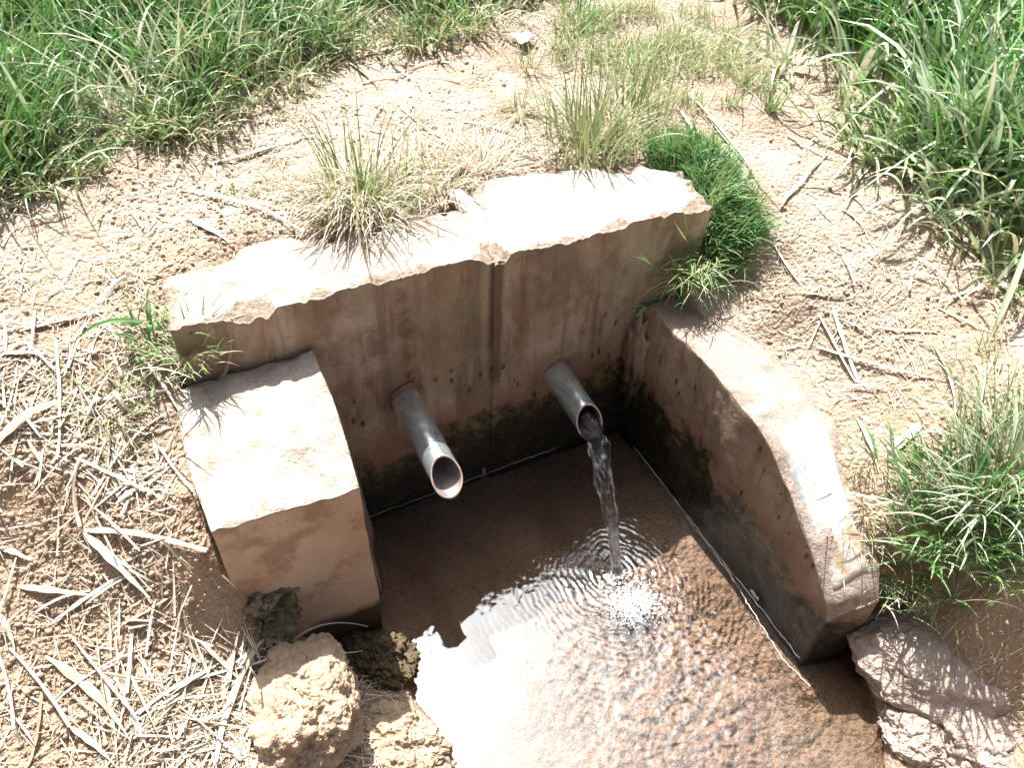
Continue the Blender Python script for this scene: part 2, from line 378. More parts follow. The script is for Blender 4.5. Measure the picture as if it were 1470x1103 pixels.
def hs(x, y):                               # ground or the concrete top standing there
    z = tz(x, y); s, t = w2loc(np.asarray(x, float), np.asarray(y, float))
    for (s0, s1, t0, t1, zz) in [(-.295, .357, -.18, 0, .742), (.36, .935, -.27, 0, .712), (-.335, -.06, 0, .34, .60)]:
        z = np.where((s > s0) & (s < s1) & (t > t0) & (t < t1), np.maximum(z, zz), z)
    z = np.where((s > .777) & (s < .93) & (t > 0) & (t < .84), np.maximum(z, np.interp(t, RT_T, RT_Z)), z)
    return z
RT_T = [0, .2, .45, .53, .60, .71, .80, .85]; RT_Z = [.48, .485, .462, .437, .375, .28, .20, .16]
def G(px, py):
    d = ray(px, py); ks = np.linspace(.6, 6, 1500); P = CAM[None]+d[None]*ks[:, None]
    h = hs(P[:, 0], P[:, 1]); b = np.nonzero(P[:, 2] < h)[0]
    k = b[0] if len(b) else -1
    return np.array([P[k, 0], P[k, 1], h[k]])

# ------------------------------------------------------------------ concrete
def resample(P, n):
    P = np.array(P, float); L = np.r_[0, np.cumsum(np.linalg.norm(np.diff(P, axis=0), axis=1))]
    u = np.linspace(0, L[-1], n); return np.stack([np.interp(u, L, P[:, k]) for k in range(3)], 1)
def block(name, inner, outer, zbot, mats, parent, seed, wob=.004, chip=(.003, .014), bow=.006, step=.0055, rough=.003, ends=(1, 1)):
    """inner / outer: polylines (s,t,z) of the top's two long edges. mats = face, top, chip"""
    inner = np.array(inner, float); outer = np.array(outer, float)
    ln = np.linalg.norm(np.diff(inner, axis=0), axis=1).sum(); nu = int(ln/step)+2
    I = resample(inner, nu); O = resample(outer, nu)
    wd = np.linalg.norm(I-O, axis=1).max(); nv = int(wd/step)+2
    v = np.linspace(0, 1, nv)[None, :, None]
    T = I[:, None]*(1-v)+O[:, None]*v+np.array([0, 0, .010])                                   # nu,nv,3
    s_, t_ = T[..., 0], T[..., 1]
    T[..., 2] += fbm(s_*7, t_*7, seed, 4)*bow*1.3+fbm(s_*40, t_*40, seed+3, 3)*rough
    ring = [(i, 0) for i in range(nu)]+[(nu-1, j) for j in range(1, nv)]+[(i, nv-1) for i in range(nu-2, -1, -1)]+[(0, j) for j in range(nv-2, 0, -1)]
    rp = np.array([T[a, b] for a, b in ring]); m_ = len(ring)
    nxt = np.roll(rp, -2, 0); prv = np.roll(rp, 2, 0); tn = (nxt-prv)[:, :2]; tn /= np.linalg.norm(tn, axis=1)[:, None]+1e-9
    # outward normal (ring order decides the sign)
    area = np.sum(rp[:, 0]*np.roll(rp[:, 1], -1)-np.roll(rp[:, 0], -1)*rp[:, 1])
    nn = np.stack([tn[:, 1], -tn[:, 0]], 1)*(1 if area > 0 else -1)
    arc = np.r_[0, np.cumsum(np.linalg.norm(np.diff(rp[:, :2], axis=0), axis=1))]
    ch = chip[0]+(chip[1]-chip[0])*sm(fbm(arc*13, arc*0, seed+7, 4), -.25, .55)
    ch2 = ch+chip[1]*.5*np.clip(fbm(arc*40, arc*0+3, seed+9, 3), -.5, 1)
    ch2 = np.maximum(ch2, .0015)
    wo = fbm(arc*6, arc*0+9, seed+5, 3)*wob
    drop = np.zeros((nu, nv)); o1 = nu; o2 = nu+nv-1; o3 = o2+nu-1
    sides = [(ch2[:nu][:, None], T[:, :1]), (ch2[np.r_[nu-1:nu-1+nv]][None], T[-1:, :]),
             (ch2[np.r_[o2-1:o2-1+nu]][::-1][:, None], T[:, -1:]), (ch2[np.r_[np.arange(o3-1, m_), 0]][::-1][None], T[:1, :])]
    for cv, edge in sides:                                               # worn, broken arris: the top falls away to the rim
        d_ = np.hypot(T[..., 0]-edge[..., 0], T[..., 1]-edge[..., 1]); cv = np.broadcast_to(cv, d_.shape)
        drop = np.maximum(drop, .85*cv*np.clip(1-d_/(2.0*cv+.002), 0, 1))
    rag = 1+.5*fbm(s_*70, t_*70, seed+15, 3); T[..., 2] -= drop*rag
    isch = drop > .0012
    for k, (a, b) in enumerate(ring): T[a, b, :2] += nn[k]*wo[k]
    rp = np.array([T[a, b] for a, b in ring])-np.column_stack([nn*wo[:, None], np.zeros(m_)])
    V = [T.reshape(-1, 3)]; base = nu*nv
    gi = np.arange(nu*nv).reshape(nu, nv); Fq = []; MI = []
    q = np.stack([gi[:-1, :-1], gi[1:, :-1], gi[1:, 1:], gi[:-1, 1:]], -1).reshape(-1, 4)
    Fq.append(q); MI += list(np.where((isch[:-1, :-1] & isch[1:, 1:]), 2, 1).reshape(-1))
    prev = np.array([gi[a, b] for a, b in ring])
    zt = rp[:, 2]
    rows = [('c', .5), ('c', 1.0)]; zz = .02
    while zz < .95: rows.append(('f', zz)); zz += .028
    rows.append(('f', 1.0))
    for kind, f in rows:
        if kind == 'c':
            off = wo+.0008*f
            z = zt-.002*f-.0005
        else:
            ztop = zt-.0025
            z = ztop+(zbot-ztop)*f
            off = wo+fbm(arc*5, z*5, seed+2, 4)*bow*min(1, (f-.0)*6)+fbm(arc*35, z*35, seed+4, 3)*.0015
        P = np.stack([rp[:, 0]+nn[:, 0]*off, rp[:, 1]+nn[:, 1]*off, z], 1)
        ids = base+np.arange(m_); V.append(P); base += m_
        q = np.stack([prev, np.roll(prev, -1), np.roll(ids, -1), ids], -1)
        Fq.append(q); MI += [2 if kind == 'c' else 0]*m_; prev = ids
    V = np.concatenate(V); V = V*np.array([1, -1, 1]); Fq = np.concatenate(Fq)
    if area < 0: Fq = Fq[:, ::-1]
    o = mesh_np(name, V, Fq, None, parent, True, mats=mats, mi=MI)
    o.data.validate()
    return o
box = bpy.data.objects.new('spring_catchment', None); col.objects.link(box)
box.location = tuple(A0); box.rotation_euler = (0, 0, ROT)
tag(box, 'U-shaped concrete catchment box built into the bank round the pool, with two steel outlet pipes', 'spring box')
b1 = block('wall_section', [(-.30, 0, .752), (-.2, .002, .75), (0, .0, .742), (.2, -.002, .733), (.40, 0, .716)],
           [(-.29, -.175, .745), (-.1, -.225, .745), (.05, -.20, .74), (.2, -.175, .735), (.40, -.20, .714)], -.12, [M_facebk, M_copingd, M_chip], box, 5, chip=(.004, .022), wob=.0015)
tag(b1, 'longer left section of the back wall, its dusty top half buried in dirt')
b2 = block('wall_section', [(.358, .0035, .722), (.6, .0045, .712), (.8, .004, .706), (.94, .002, .699)],
           [(.372, -.29, .716), (.6, -.285, .708), (.8, -.26, .702), (.965, -.17, .698)], -.12, [M_facebk, M_coping, M_chip], box, 31, chip=(.005, .026), wob=.0015)
tag(b2, 'right section of the back wall with a clean white slab top')
b3 = block('wing_wall', [(-.052, .006, .612), (-.058, .1, .60), (-.065, .22, .578), (-.074, .342, .556)],
           [(-.335, .006, .62), (-.34, .1, .61), (-.345, .22, .60), (-.338, .342, .585)], -.12, [M_facebl, M_copingd, M_chip], box, 77, chip=(.002, .006), wob=.004, bow=.008, rough=.006)
tag(b3, 'short blocky wing wall on the left with a rough pale top')
b4 = block('wing_wall', [(.777, .004, .455)]+[(.777, .05+.0*i, .47) for i in (0,)]+[(.779, .2, .475), (.776, .34, .462), (.774, .45, .462), (.777, .53, .437), (.779, .60, .375), (.777, .71, .28), (.777, .80, .20), (.777, .812, .17)],
           [(.885, .004, .45), (.90, .05, .45), (.945, .2, .45), (.972, .34, .445), (.975, .45, .44), (.955, .53, .43), (.925, .60, .40), (.885, .71, .36), (.88, .80, .30), (.865, .845, .24)], -.12, [M_facert, M_wingtop, M_chip], box, 91, chip=(.003, .010), wob=.007, bow=.012)
tag(b4, 'long right wing wall, its pinkish top sloping down to the front')
# white cement patch on the sloping top of the right wing
def patch():
    I = resample([(.80, .49, 0), (.795, .56, 0), (.792, .63, 0), (.79, .72, 0), (.79, .79, 0)], 34)
    O = resample([(.905, .475, 0), (.93, .54, 0), (.90, .62, 0), (.872, .70, 0), (.862, .80, 0)], 34)
    tin = [.004, .05, .2, .34, .45, .53, .60, .71, .80, .812]
    zi = [.455, .47, .475, .462, .462, .437, .375, .28, .20, .17]; zo = [.45, .45, .45, .445, .44, .43, .40, .36, .30, .24]; so_ = [.885, .90, .945, .972, .975, .955, .925, .885, .88, .865]
    V = []; nv = 16
    for i in range(34):
        for j in range(nv):
            v = j/(nv-1); s = I[i, 0]*(1-v)+O[i, 0]*v; t = I[i, 1]*(1-v)+O[i, 1]*v
            a = (s-.777)/(np.interp(t, tin, so_)-.777); z = np.interp(t, tin, zi)*(1-a)+np.interp(t, tin, zo)*a
            e = min(i, 33-i, j, nv-1-j); z += (.019 if e > 0 else -.01)+float(fbm(np.array(s*9), np.array(t*9), 5, 3))*.008
            w_ = 0 if e else float(fbm(np.array(i*.4), np.array(j*.4), 8, 2))*.006
            V.append((s+w_, -(t+w_), z))
    gi = np.arange(34*nv).reshape(34, nv)
    q = np.stack([gi[:-1, :-1], gi[:-1, 1:], gi[1:, 1:], gi[1:, :-1]], -1).reshape(-1, 4)[:, ::-1]
    tp = MT('worn_white_plaster')
    c = tp.mixc(tp.ramp(tp.noise(9, 4), .4, .65), (.56, .53, .46), (.40, .41, .42))
    c = tp.mixc(tp.ramp(tp.noise(1, 4, .6, tp.scl((30, 6, 6))), .52, .66, 0, .7), c, (.48, .30, .16))
    c = tp.mixc(tp.ramp(tp.noise(60, 4, .7), .6, .72, 0, .6), c, (.25, .17, .12))
    return mesh_np('plaster_patch', V, q, tp.fin(c, .85, tp.bump(tp.noise(70, 4), .4, .006), .3), b4)
patch()
# mortar plug standing in the right back corner, and a thin web of mortar lower down
def lump(name, pts, mat, parent=None, seg=40, ring=26, amp=.12, fr=3., seed=0, flat=None):
    c, r = np.array(pts[0], float), np.array(pts[1], float)
    th = np.linspace(0, 2*np.pi, seg, endpoint=False); ph = np.linspace(0.02, np.pi-.02, ring)
    V = []
    for p in ph:
        for a in th:
            d = Vector((math.sin(p)*math.cos(a), math.sin(p)*math.sin(a), math.cos(p)))
            q = d*fr+Vector((seed*3.1, seed*1.7, seed))
            k = 1+amp*(mnoise.noise(q)+.5*mnoise.noise(q*2.3)+.3*mnoise.noise(q*5)+.16*mnoise.noise(q*11)+.08*mnoise.noise(q*23))
            sq = max(abs(d.x), abs(d.y), abs(d.z))**-.12
            v = np.array([d.x, d.y, d.z])*r*k*sq
            V.append(c+v)
    gi = np.arange(seg*ring).reshape(ring, seg)
    q = np.stack([gi[:-1], gi[1:], np.roll(gi, -1, 1)[1:], np.roll(gi, -1, 1)[:-1]], -1).reshape(-1, 4)
    return mesh_np(name, V, q, mat, parent)
lump('mortar_plug', [(.775, -.03, .27), (.035, .045, .16)], M_facert, box, amp=.35, seed=4)
# pipes
_t = MT('damp_mortar'); M_collar = _t.fin(_t.mixc(_t.noise(60, 4), (.14, .09, .06), (.26, .18, .13)), .8)
def pipe(s0, z0, L, droop, r, cut, yaw=0, wet=False, lab=''):
    e = bpy.data.objects.new('outlet_pipe', None); col.objects.link(e); e.parent = box
    ca, sa = math.cos(R(droop)), math.sin(R(droop))
    # local frame: X outward (-y of box), Z up
    e.location = (s0, 0, z0); e.rotation_euler = (0, R(droop), R(-90+yaw))
    seg = 48
    def tube(ro, x0, x1, cutk, flip, nm, mat, par, rings=24):
        V = []
        for i in range(rings):
            f = i/(rings-1)
            for k in range(seg):
                a = 2*math.pi*k/seg; xx = x0+(x1+cutk*(-math.cos(a))-x0)*f
                dent = 1+.02*math.sin(3*a+9*xx)
                V.append((xx, ro*dent*math.sin(a), ro*dent*math.cos(a)))
        gi = np.arange(seg*rings).reshape(rings, seg)
        q = np.stack([gi[:-1], gi[1:], np.roll(gi, -1, 1)[1:], np.roll(gi, -1, 1)[:-1]], -1).reshape(-1, 4)
        if flip: q = q[:, ::-1]
        return V, q
    V, q = tube(r, -.08, L, cut, True, '', None, None)
    mesh_np('pipe_wall', V, q, M_steel, e)
    V2, q2 = tube(r-.0045, -.06, L-.0005, cut*.95, False, '', None, None)
    mesh_np('pipe_bore', V2, q2, M_bore, e)
    a = np.array(V[-seg:]); b = np.array(V2[-seg:]); mid = (a+b)/2+np.array([.0035, 0, 0])
    VV = np.concatenate([a*1.0, mid, b]); gi = np.arange(3*seg).reshape(3, seg)
    q = np.stack([gi[:-1], gi[1:], np.roll(gi, -1, 1)[1:], np.roll(gi, -1, 1)[:-1]], -1).reshape(-1, 4)
    mesh_np('pipe_rim', VV, q[:, ::-1], M_rim, e)
    # ragged mortar collar at the wall
    V = []; nr = 5
    for i in range(nr):
        f = i/(nr-1)
        for k in range(seg):
            a = 2*math.pi*k/seg; rr = r+.0002+(1-f)*(.006+.004*math.sin(2*a+1)+.002*math.sin(5*a)); V.append((-.004+.011*f**.6, rr*math.sin(a), rr*math.cos(a)))
    gi = np.arange(seg*nr).reshape(nr, seg)
    q = np.stack([gi[:-1], gi[1:], np.roll(gi, -1, 1)[1:], np.roll(gi, -1, 1)[:-1]], -1).reshape(-1, 4)[:, ::-1]
    mesh_np('mortar_collar', V, q, M_collar, e)
    tag(e, lab); return e
p1 = pipe(.134, .388, .243, 4, .0355, .034, lab='dry steel outlet pipe on the left, its end sunlit')
p2 = pipe(.540, .314, .178, 6, .036, .028, lab='steel outlet pipe on the right with water pouring out')

# ------------------------------------------------------------------ water
IMP = at(885, 822, 0)
gx = np.arange(-.62, 1.02, .003); gy = np.arange(.25, 1.66, .003)
gx = np.concatenate([[-.9], gx, [1.3]]); gy = np.concatenate([[-3.0, -1.5, -.5], gy])
X, Y = np.meshgrid(gx, gy)
r = np.hypot(X-IMP[0], Y-IMP[1])
wr = r+fbm(X*6, Y*6, 2, 3)*.012
wr = wr+fbm(X*16, Y*16, 12, 3)*.016+fbm(X*5, Y*5, 13, 2)*.02
amp = .0010*np.exp(-r/.13)*sm(r, .0, .03)*np.clip(.55+fbm(X*11, Y*11, 6, 3)*2.2, .1, 1.6)
Zw = amp*np.sin(wr*2*np.pi/.0155)
s_, t_ = w2loc(X, Y)
turb = np.exp(-((s_-.50)**2/.045+(t_-.60)**2/.10))
turb2 = sm(t_, .38, .62)*.45
Zw += (fbm(X*48, Y*48, 40, 3)*.0014+fbm(X*95, Y*95, 41, 2)*.0006)*np.clip(turb+turb2*.5, 0, 1)*sm(s_, -.02, .25)
Zw += fbm(X*9, Y*9, 44, 2)*.0007+fbm(X*24, Y*24, 47, 2)*.00022
Zw += .004*np.exp(-(r/.014)**2)
gi = np.arange(X.size).reshape(X.shape)
q = np.stack([gi[:-1, :-1], gi[:-1, 1:], gi[1:, 1:], gi[1:, :-1]], -1).reshape(-1, 4)
tw = MT('clear_shallow_water')
fr = tw.n.new('ShaderNodeFresnel'); fr.inputs['IOR'].default_value = 2.0
gl = tw.n.new('ShaderNodeBsdfGlossy'); gl.inputs['Roughness'].default_value = .02; gl.inputs['Color'].default_value = (1, 1, 1, 1)
trn = tw.n.new('ShaderNodeBsdfTransparent'); trn.inputs['Color'].default_value = (.92, .87, .82, 1)
wat = tw.n.new('ShaderNodeAttribute'); wat.attribute_name = 'tint'     # how stirred the water is at each point
nb = tw.bump(tw.math('MULTIPLY', wat.outputs['Fac'], tw.math('MULTIPLY_ADD', tw.noise(190, 3, .6), 1, tw.math('MULTIPLY', tw.noise(60, 3), .8))), .13, .004)
tw.l.new(nb, fr.inputs['Normal']); tw.l.new(nb, gl.inputs['Normal'])
ms = tw.n.new('ShaderNodeMixShader'); tw.l.new(fr.outputs[0], ms.inputs[0]); tw.l.new(trn.outputs[0], ms.inputs[1]); tw.l.new(gl.outputs[0], ms.inputs[2])
tw.l.new(ms.outputs[0], tw.out.inputs['Surface'])
calm = np.clip(turb*1.0+turb2*1.6+np.exp(-(r/.10)**2), .0, 1); calm = np.clip(calm*sm(s_, .0, .22), .02, 1)
wa = mesh_np('water', np.stack([X, Y, Zw], -1).reshape(-1, 3), q, tw.m, attr=np.repeat(calm.reshape(-1, 1), 3, 1)); tag(wa, 'shallow rippled pool water', 'water', kind='structure')
# falling jet
def jet():
    L0 = np.array([.540, .10, .292]); tip = np.array([.541, .185, .283])
    imp = np.array(w2loc(IMP[0], IMP[1])+(0.,))
    n1, n2 = 60, 40; C_ = []
    for i in range(14): C_.append(L0+(tip-L0)*i/14)
    for i in range(n1+1):
        f = i/n1; x = tip+(imp-tip)*f; x[2] = tip[2]-(tip[2]+.004)*(.22*f+.78*f*f); C_.append(x)
    C_ = np.array(C_); n = len(C_); V = []
    for i, c in enumerate(C_):
        f = max(0, (i-14)/n1)
        a1 = .016*(1-f)**.9+.0095; a2 = .012*(1-f)+.008
        tg = C_[min(i+1, n-1)]-C_[max(i-1, 0)]; tg /= np.linalg.norm(tg)
        e1 = np.array([1., 0, 0]); e1 -= tg*e1.dot(tg); e1 /= np.linalg.norm(e1); e2 = np.cross(tg, e1)
        for k in range(n2):
            a = 2*math.pi*k/n2
            ns = 1+.24*math.sin(3*a+f*11)+.15*math.sin(5*a-f*15)+.30*mnoise.noise(Vector((math.cos(a)*1.8, math.sin(a)*1.8, i*.16)))+.30*mnoise.noise(Vector((math.cos(a)*5, math.sin(a)*5, i*.25+9)))
            p = c+e1*a1*ns*math.cos(a)+e2*a2*ns*math.sin(a)
            V.append(tuple(loc2w(*p)))
    gi = np.arange(n*n2).reshape(n, n2)
    q = np.stack([gi[:-1], gi[1:], np.roll(gi, -1, 1)[1:], np.roll(gi, -1, 1)[:-1]], -1).reshape(-1, 4)
    tj = MT('falling_water'); tj.fin((.93, .97, 1), .03, tj.bump(tj.noise(90, 3), .8, .006), .5)
    tj.p.inputs['Transmission Weight'].default_value = 1; tj.p.inputs['IOR'].default_value = 1.36
    o = mesh_np('water_jet', V, q, tj.m); tag(o, 'twisting clear jet of water falling from the right pipe into the pool', 'water jet')
    # bubbles driven under where the jet lands
    nb_ = 1500; c0 = at(905, 862, 0); pq = c0[:2]+rng.normal(0, 1, (nb_, 2))*np.array([.036, .030])
    pq = np.concatenate([pq, IMP[:2]+rng.normal(0, .014, (150, 2))]); nb_ = len(pq)
    rr = rng.uniform(.0008, .0030, nb_); ph = np.linspace(.0, np.pi/2, 4); th = np.linspace(0, 2*np.pi, 8, endpoint=False)
    D = np.array([[math.cos(p_)*math.cos(a_), math.cos(p_)*math.sin(a_), math.sin(p_)*.7] for p_ in ph for a_ in th])
    V = (D[None]*rr[:, None, None]+np.column_stack([pq, np.full(nb_, .0004)])[:, None]).reshape(-1, 3)
    gb = np.arange(32).reshape(4, 8); qb = np.stack([gb[:-1], np.roll(gb, -1, 1)[:-1], np.roll(gb, -1, 1)[1:], gb[1:]], -1).reshape(-1, 4)
    Fb = (qb[None]+np.arange(nb_)[:, None, None]*32).reshape(-1, 4)
    tb = MT('water_bubbles'); tb.fin((.9, .92, .95), .12, None, .6); tb.p.inputs['Transmission Weight'].default_value = .55; tb.p.inputs['IOR'].default_value = 1.2
    ob = mesh_np('bubbles', V, Fb, tb.m); tag(ob, 'white froth of bubbles drifting from where the jet lands', 'bubbles', kind='stuff')
    for k in range(11):
        a = random.uniform(-1.3, 1.3); dd = random.uniform(.03, .12)
        P = loc2w(.50+math.sin(a)*dd, .36+dd*.3*math.cos(a), random.uniform(.01, .12))
        d = lump('water_droplet', [tuple(P), (.0022,)*3], tj.m, None, 10, 7, 0, 1, k); tag(d, 'tiny water droplet thrown up beside the falling jet', 'droplet', 'droplets splashed by the jet')
jet()
print('geometry base done')
# ==== VEGETATION ====
def blades(P, az, L, w, tilt, droop, twist=None, seg=5, tint=None, fold=.25, leaf=0.):
    """curved folded ribbons; returns V,F,attr"""
    n = len(P); P = np.asarray(P, float)
    f = lambda v: np.broadcast_to(np.asarray(v, float), (n,)).copy()
    az, L, w, tilt, droop = map(f, (az, L, w, tilt, droop)); twist = f(0 if twist is None else twist)
    u = np.linspace(0, 1, seg+1)
    ang = tilt[:, None]+droop[:, None]*u[None]**1.4
    dl = L[:, None]/seg
    hx = np.sin(ang)*dl; hz = np.cos(ang)*dl
    cx_ = np.concatenate([np.zeros((n, 1)), np.cumsum((hx[:, 1:]+hx[:, :-1])/2, 1)], 1)
    cz_ = np.concatenate([np.zeros((n, 1)), np.cumsum((hz[:, 1:]+hz[:, :-1])/2, 1)], 1)
    ca, sa = np.cos(az)[:, None], np.sin(az)[:, None]
    C_ = np.stack([P[:, 0:1]+cx_*ca, P[:, 1:2]+cx_*sa, P[:, 2:3]+cz_], -1)
    T = np.stack([np.sin(ang)*ca, np.sin(ang)*sa, np.cos(ang)], -1)
    S = np.stack([-sa+0*ang, ca+0*ang, 0*ang], -1); Nn = np.cross(T, S)
    tw = (twist[:, None]*u[None])[..., None]
    S2 = S*np.cos(tw)+Nn*np.sin(tw); N2 = np.cross(T, S2)
    prof = np.maximum((1-u)**.65, .0)*(1 if leaf == 0 else np.clip((u+.06)*3.2, .25, 1)); prof[-1] = .04
    hw = (w[:, None]*prof[None]/2)[..., None]
    V = np.stack([C_-S2*hw, C_-N2*hw*fold*2, C_+S2*hw], 2)            # n,seg+1,3,3
    g_ = np.arange(n*(seg+1)*3).reshape(n, seg+1, 3)
    a = g_[:, :-1, :-1]; b = g_[:, :-1, 1:]; c = g_[:, 1:, 1:]; d = g_[:, 1:, :-1]
    Fq = np.stack([a, b, c, d], -1).reshape(-1, 4)
    if tint is None: tint = np.stack([np.zeros(n), rng.random(n)], 1)
    at_ = np.zeros((n, seg+1, 3, 3)); at_[..., 0] = tint[:, None, None, 0]; at_[..., 1] = tint[:, None, None, 1]; at_[..., 2] = u[None, :, None]
    return V.reshape(-1, 3), Fq, at_.reshape(-1, 3)
def merge(parts):
    V, Fq, A = [], [], []; o = 0
    for v, f_, a in parts: V.append(v); Fq.append(f_+o); A.append(a); o += len(v)
    return np.concatenate(V), np.concatenate(Fq), np.concatenate(A)
def rn(n, a, b): return rng.uniform(a, b, n)

# ---- grass that nobody could count -------------------------------------
def mass(name, label, polyw, ncl, per, Lr, wr, mat, dry=.12, dryedge=.7, seed=0, spread=.035, thick=None):
    P = np.array(polyw); lo = P.min(0); hi = P.max(0); pts = []
    while len(pts) < ncl:
        q = np.stack([rn(4000, lo[0], hi[0]), rn(4000, lo[1], hi[1])], 1)
        k = inpoly(q[:, 0], q[:, 1], P); q = q[k]
        q = q[fbm(q[:, 0]*4, q[:, 1]*4, seed, 2) > rn(len(q), -.5, .15)]
        # keep most clumps where the view is
        keep = (rng.random(len(q)) < np.where((np.abs(q[:, 0]) < 2.3) & (q[:, 1] < 3.7), 1, .12)); pts += list(q[keep])
    c = np.array(pts[:ncl]); dE = -dpoly(c[:, 0], c[:, 1], P)
    k = rng.poisson(per, ncl)+3; i = np.repeat(np.arange(ncl), k); n = len(i)
    off = rng.normal(0, spread, (n, 2)); B = c[i]+off
    az = np.arctan2(off[:, 1], off[:, 0])+rng.normal(0, .7, n)
    e = sm(dE[i], -.03, .22); Ls = (rn(ncl, .55, 1.15)[i])*rn(n, .6, 1.1)
    L = (Lr[0]+(Lr[1]-Lr[0])*e)*Ls
    dr = np.clip(rng.beta(.5, 2.2, n)*dry*4+(1-e)*dryedge*rng.random(n)+np.where(rng.random(n) < .10, .8, 0), 0, 1)
    z = tz(B[:, 0], B[:, 1])-.004
    v = blades(np.column_stack([B, z]), az, L, rn(n, *wr)*(.8+.3*e), rn(n, .05, .6)+(1-e)*.35, rn(n, .3, 1.7), rn(n, -1.5, 1.5), 5,
               np.stack([dr, rng.random(n)], 1))
    o = mesh_np(name, v[0], v[1], mat, attr=v[2]); tag(o, label, 'grass', kind='stuff'); return o
def W2(px): return [G(x, y)[:2] for x, y in px]
edgeL = W2([(10, 345), (60, 300), (130, 235), (230, 205), (330, 190), (400, 140), (480, 95), (580, 72), (690, 50), (770, 5)])
polyL = [(-2.6, 1.5)]+edgeL+[(.35, 3.6), (.4, 6), (-5, 6), (-5, 1.5)]
mass('grass', 'thick green grass bank across the top left of the ground behind the spring', polyL, 1900, 17, (.12, .27), (.005, .011), M_grass, .10, .7, 3)
edgeR = W2([(1075, 5), (1100, 75), (1150, 140), (1205, 185), (1250, 235), (1310, 280), (1390, 330), (1440, 390), (1475, 460)])
polyR = edgeR+[(2.6, 1.7), (5, 1.7), (5, 6), (.9, 6), (.9, 3.6)]
mass('grass', 'lush taller green grass filling the top right corner', polyR, 950, 15, (.14, .34), (.007, .017), M_grass, .07, .5, 9, .045)
mass('grass', 'longer pale bleached blades, sunlit sheen in their colour, standing among the left green grass', polyL, 420, 8, (.14, .30), (.006, .013), M_leafpale, .3, .9, 5, .03)  # pale blade colour also paints the glossy highlights of the grass
mass('grass', 'long broad pale blades standing among the right green grass', polyR, 330, 7, (.20, .42), (.010, .024), M_leafpale, .15, .6, 6, .04)  # broad blades whitened the same way, with sheen in the colour
# thin sparse yellowish grass between the two
midP = W2([(800, 20), (900, 8), (1060, 20), (1100, 90), (1110, 150), (1000, 170), (930, 120), (860, 130), (790, 90)])
def sparse(label, polyw, n, Lr, wr, dry, mat=M_grass):
    P = np.array(polyw); lo = P.min(0); hi = P.max(0); q = np.stack([rn(n*8, lo[0], hi[0]), rn(n*8, lo[1], hi[1])], 1)
    q = q[inpoly(q[:, 0], q[:, 1], P)]; q = q[fbm(q[:, 0]*9, q[:, 1]*9, 4, 2) > rn(len(q), -.3, .25)][:n]; n = len(q)
    v = blades(np.column_stack([q, tz(q[:, 0], q[:, 1])-.003]), rn(n, 0, 6.3), rn(n, *Lr), rn(n, *wr), rn(n, .1, 1.), rn(n, .2, 1.6), rn(n, -1, 1), 4,
               np.stack([np.clip(rng.normal(dry, .3, n), 0, 1), rng.random(n)], 1))
    o = mesh_np('grass', v[0], v[1], mat, attr=v[2]); tag(o, label, 'grass', kind='stuff')
sparse('thin yellowish grass on bare soil between the two green banks', midP, 2400, (.03, .11), (.002, .0045), .5)

# ---- tufts that stand alone ---------------------------------------------
def tuft(px, py, spec, label, group=None, cat='grass tuft', name='grass_tuft', lift=0, clear=True):
    """spec rows: n, spread, (Lmin,Lmax), (wmin,wmax), (tilt0,tilt1), (droop0,droop1), (dry0,dry1), material index, azimuth centre or None, azimuth spread"""
    c = G(px, py); c[2] += lift; parts = []; mi = []
    mats = []
    for (n, sp, Lr, wr, tr, dr, dy, mt, azc, azs) in spec:
        off = rng.normal(0, sp, (n, 2)); B = c[:2]+off
        az = np.arctan2(off[:, 1], off[:, 0])+rng.normal(0, .6, n) if azc is None else rng.normal(R(azc), R(azs), n)
        z = np.maximum(np.minimum(hs(B[:, 0], B[:, 1]), c[2]+.03), c[2]-.05)-.004
        v = blades(np.column_stack([B, z]), az, rn(n, *Lr), rn(n, *wr), rn(n, *tr), rn(n, *dr), rn(n, -1.2, 1.2), 6, np.stack([rn(n, *dy), rng.random(n)], 1), leaf=1 if wr[1] > .008 else 0)
        parts.append(v); 
        if mt not in mats: mats.append(mt)
        mi += [mats.index(mt)]*len(v[1])
    V, Fq, A = merge(parts)
    V = V-c; o = mesh_np(name, V, Fq, None, attr=A, mats=mats, mi=mi); o.location = tuple(c)
    tag(o, label, cat, group); return o
g, b_, s_m, lp = M_grass, M_bright, M_straw, M_leafpale
tuft(520, 290, [(120, .055, (.11, .24), (.003, .006), (0, .6), (.2, 1.2), (.1, .8), g, None, 0), (260, .045, (.08, .18), (.002, .0045), (.3, 1.0), (.8, 1.9), (0, .55), s_m, None, 0),
                (150, .04, (.13, .21), (.0025, .005), (.6, 1.1), (.8, 1.4), (0, .5), s_m, -105, 30), (50, .02, (.05, .12), (.003, .005), (.1, .5), (.2, .8), (0, .2), b_, 20, 50)],
     'tall half-dry grass tuft drooping over the dusty left wall top')
tuft(625, 262, [(170, .06, (.06, .14), (.002, .0045), (.3, 1.1), (.6, 1.6), (0, .5), s_m, None, 0), (25, .03, (.06, .11), (.002, .004), (.2, .8), (.4, 1.2), (.2, .7), g, None, 0)],
     'low dry grass tuft just right of the tall tuft behind the wall')
tuft(842, 212, [(190, .06, (.10, .23), (.0035, .007), (0, .6), (.2, 1.2), (.1, .8), g, None, 0), (50, .03, (.06, .13), (.002, .004), (.5, 1.1), (.6, 1.5), (0, .55), s_m, None, 0)],
     'upright yellow-green grass tuft behind the white slab')
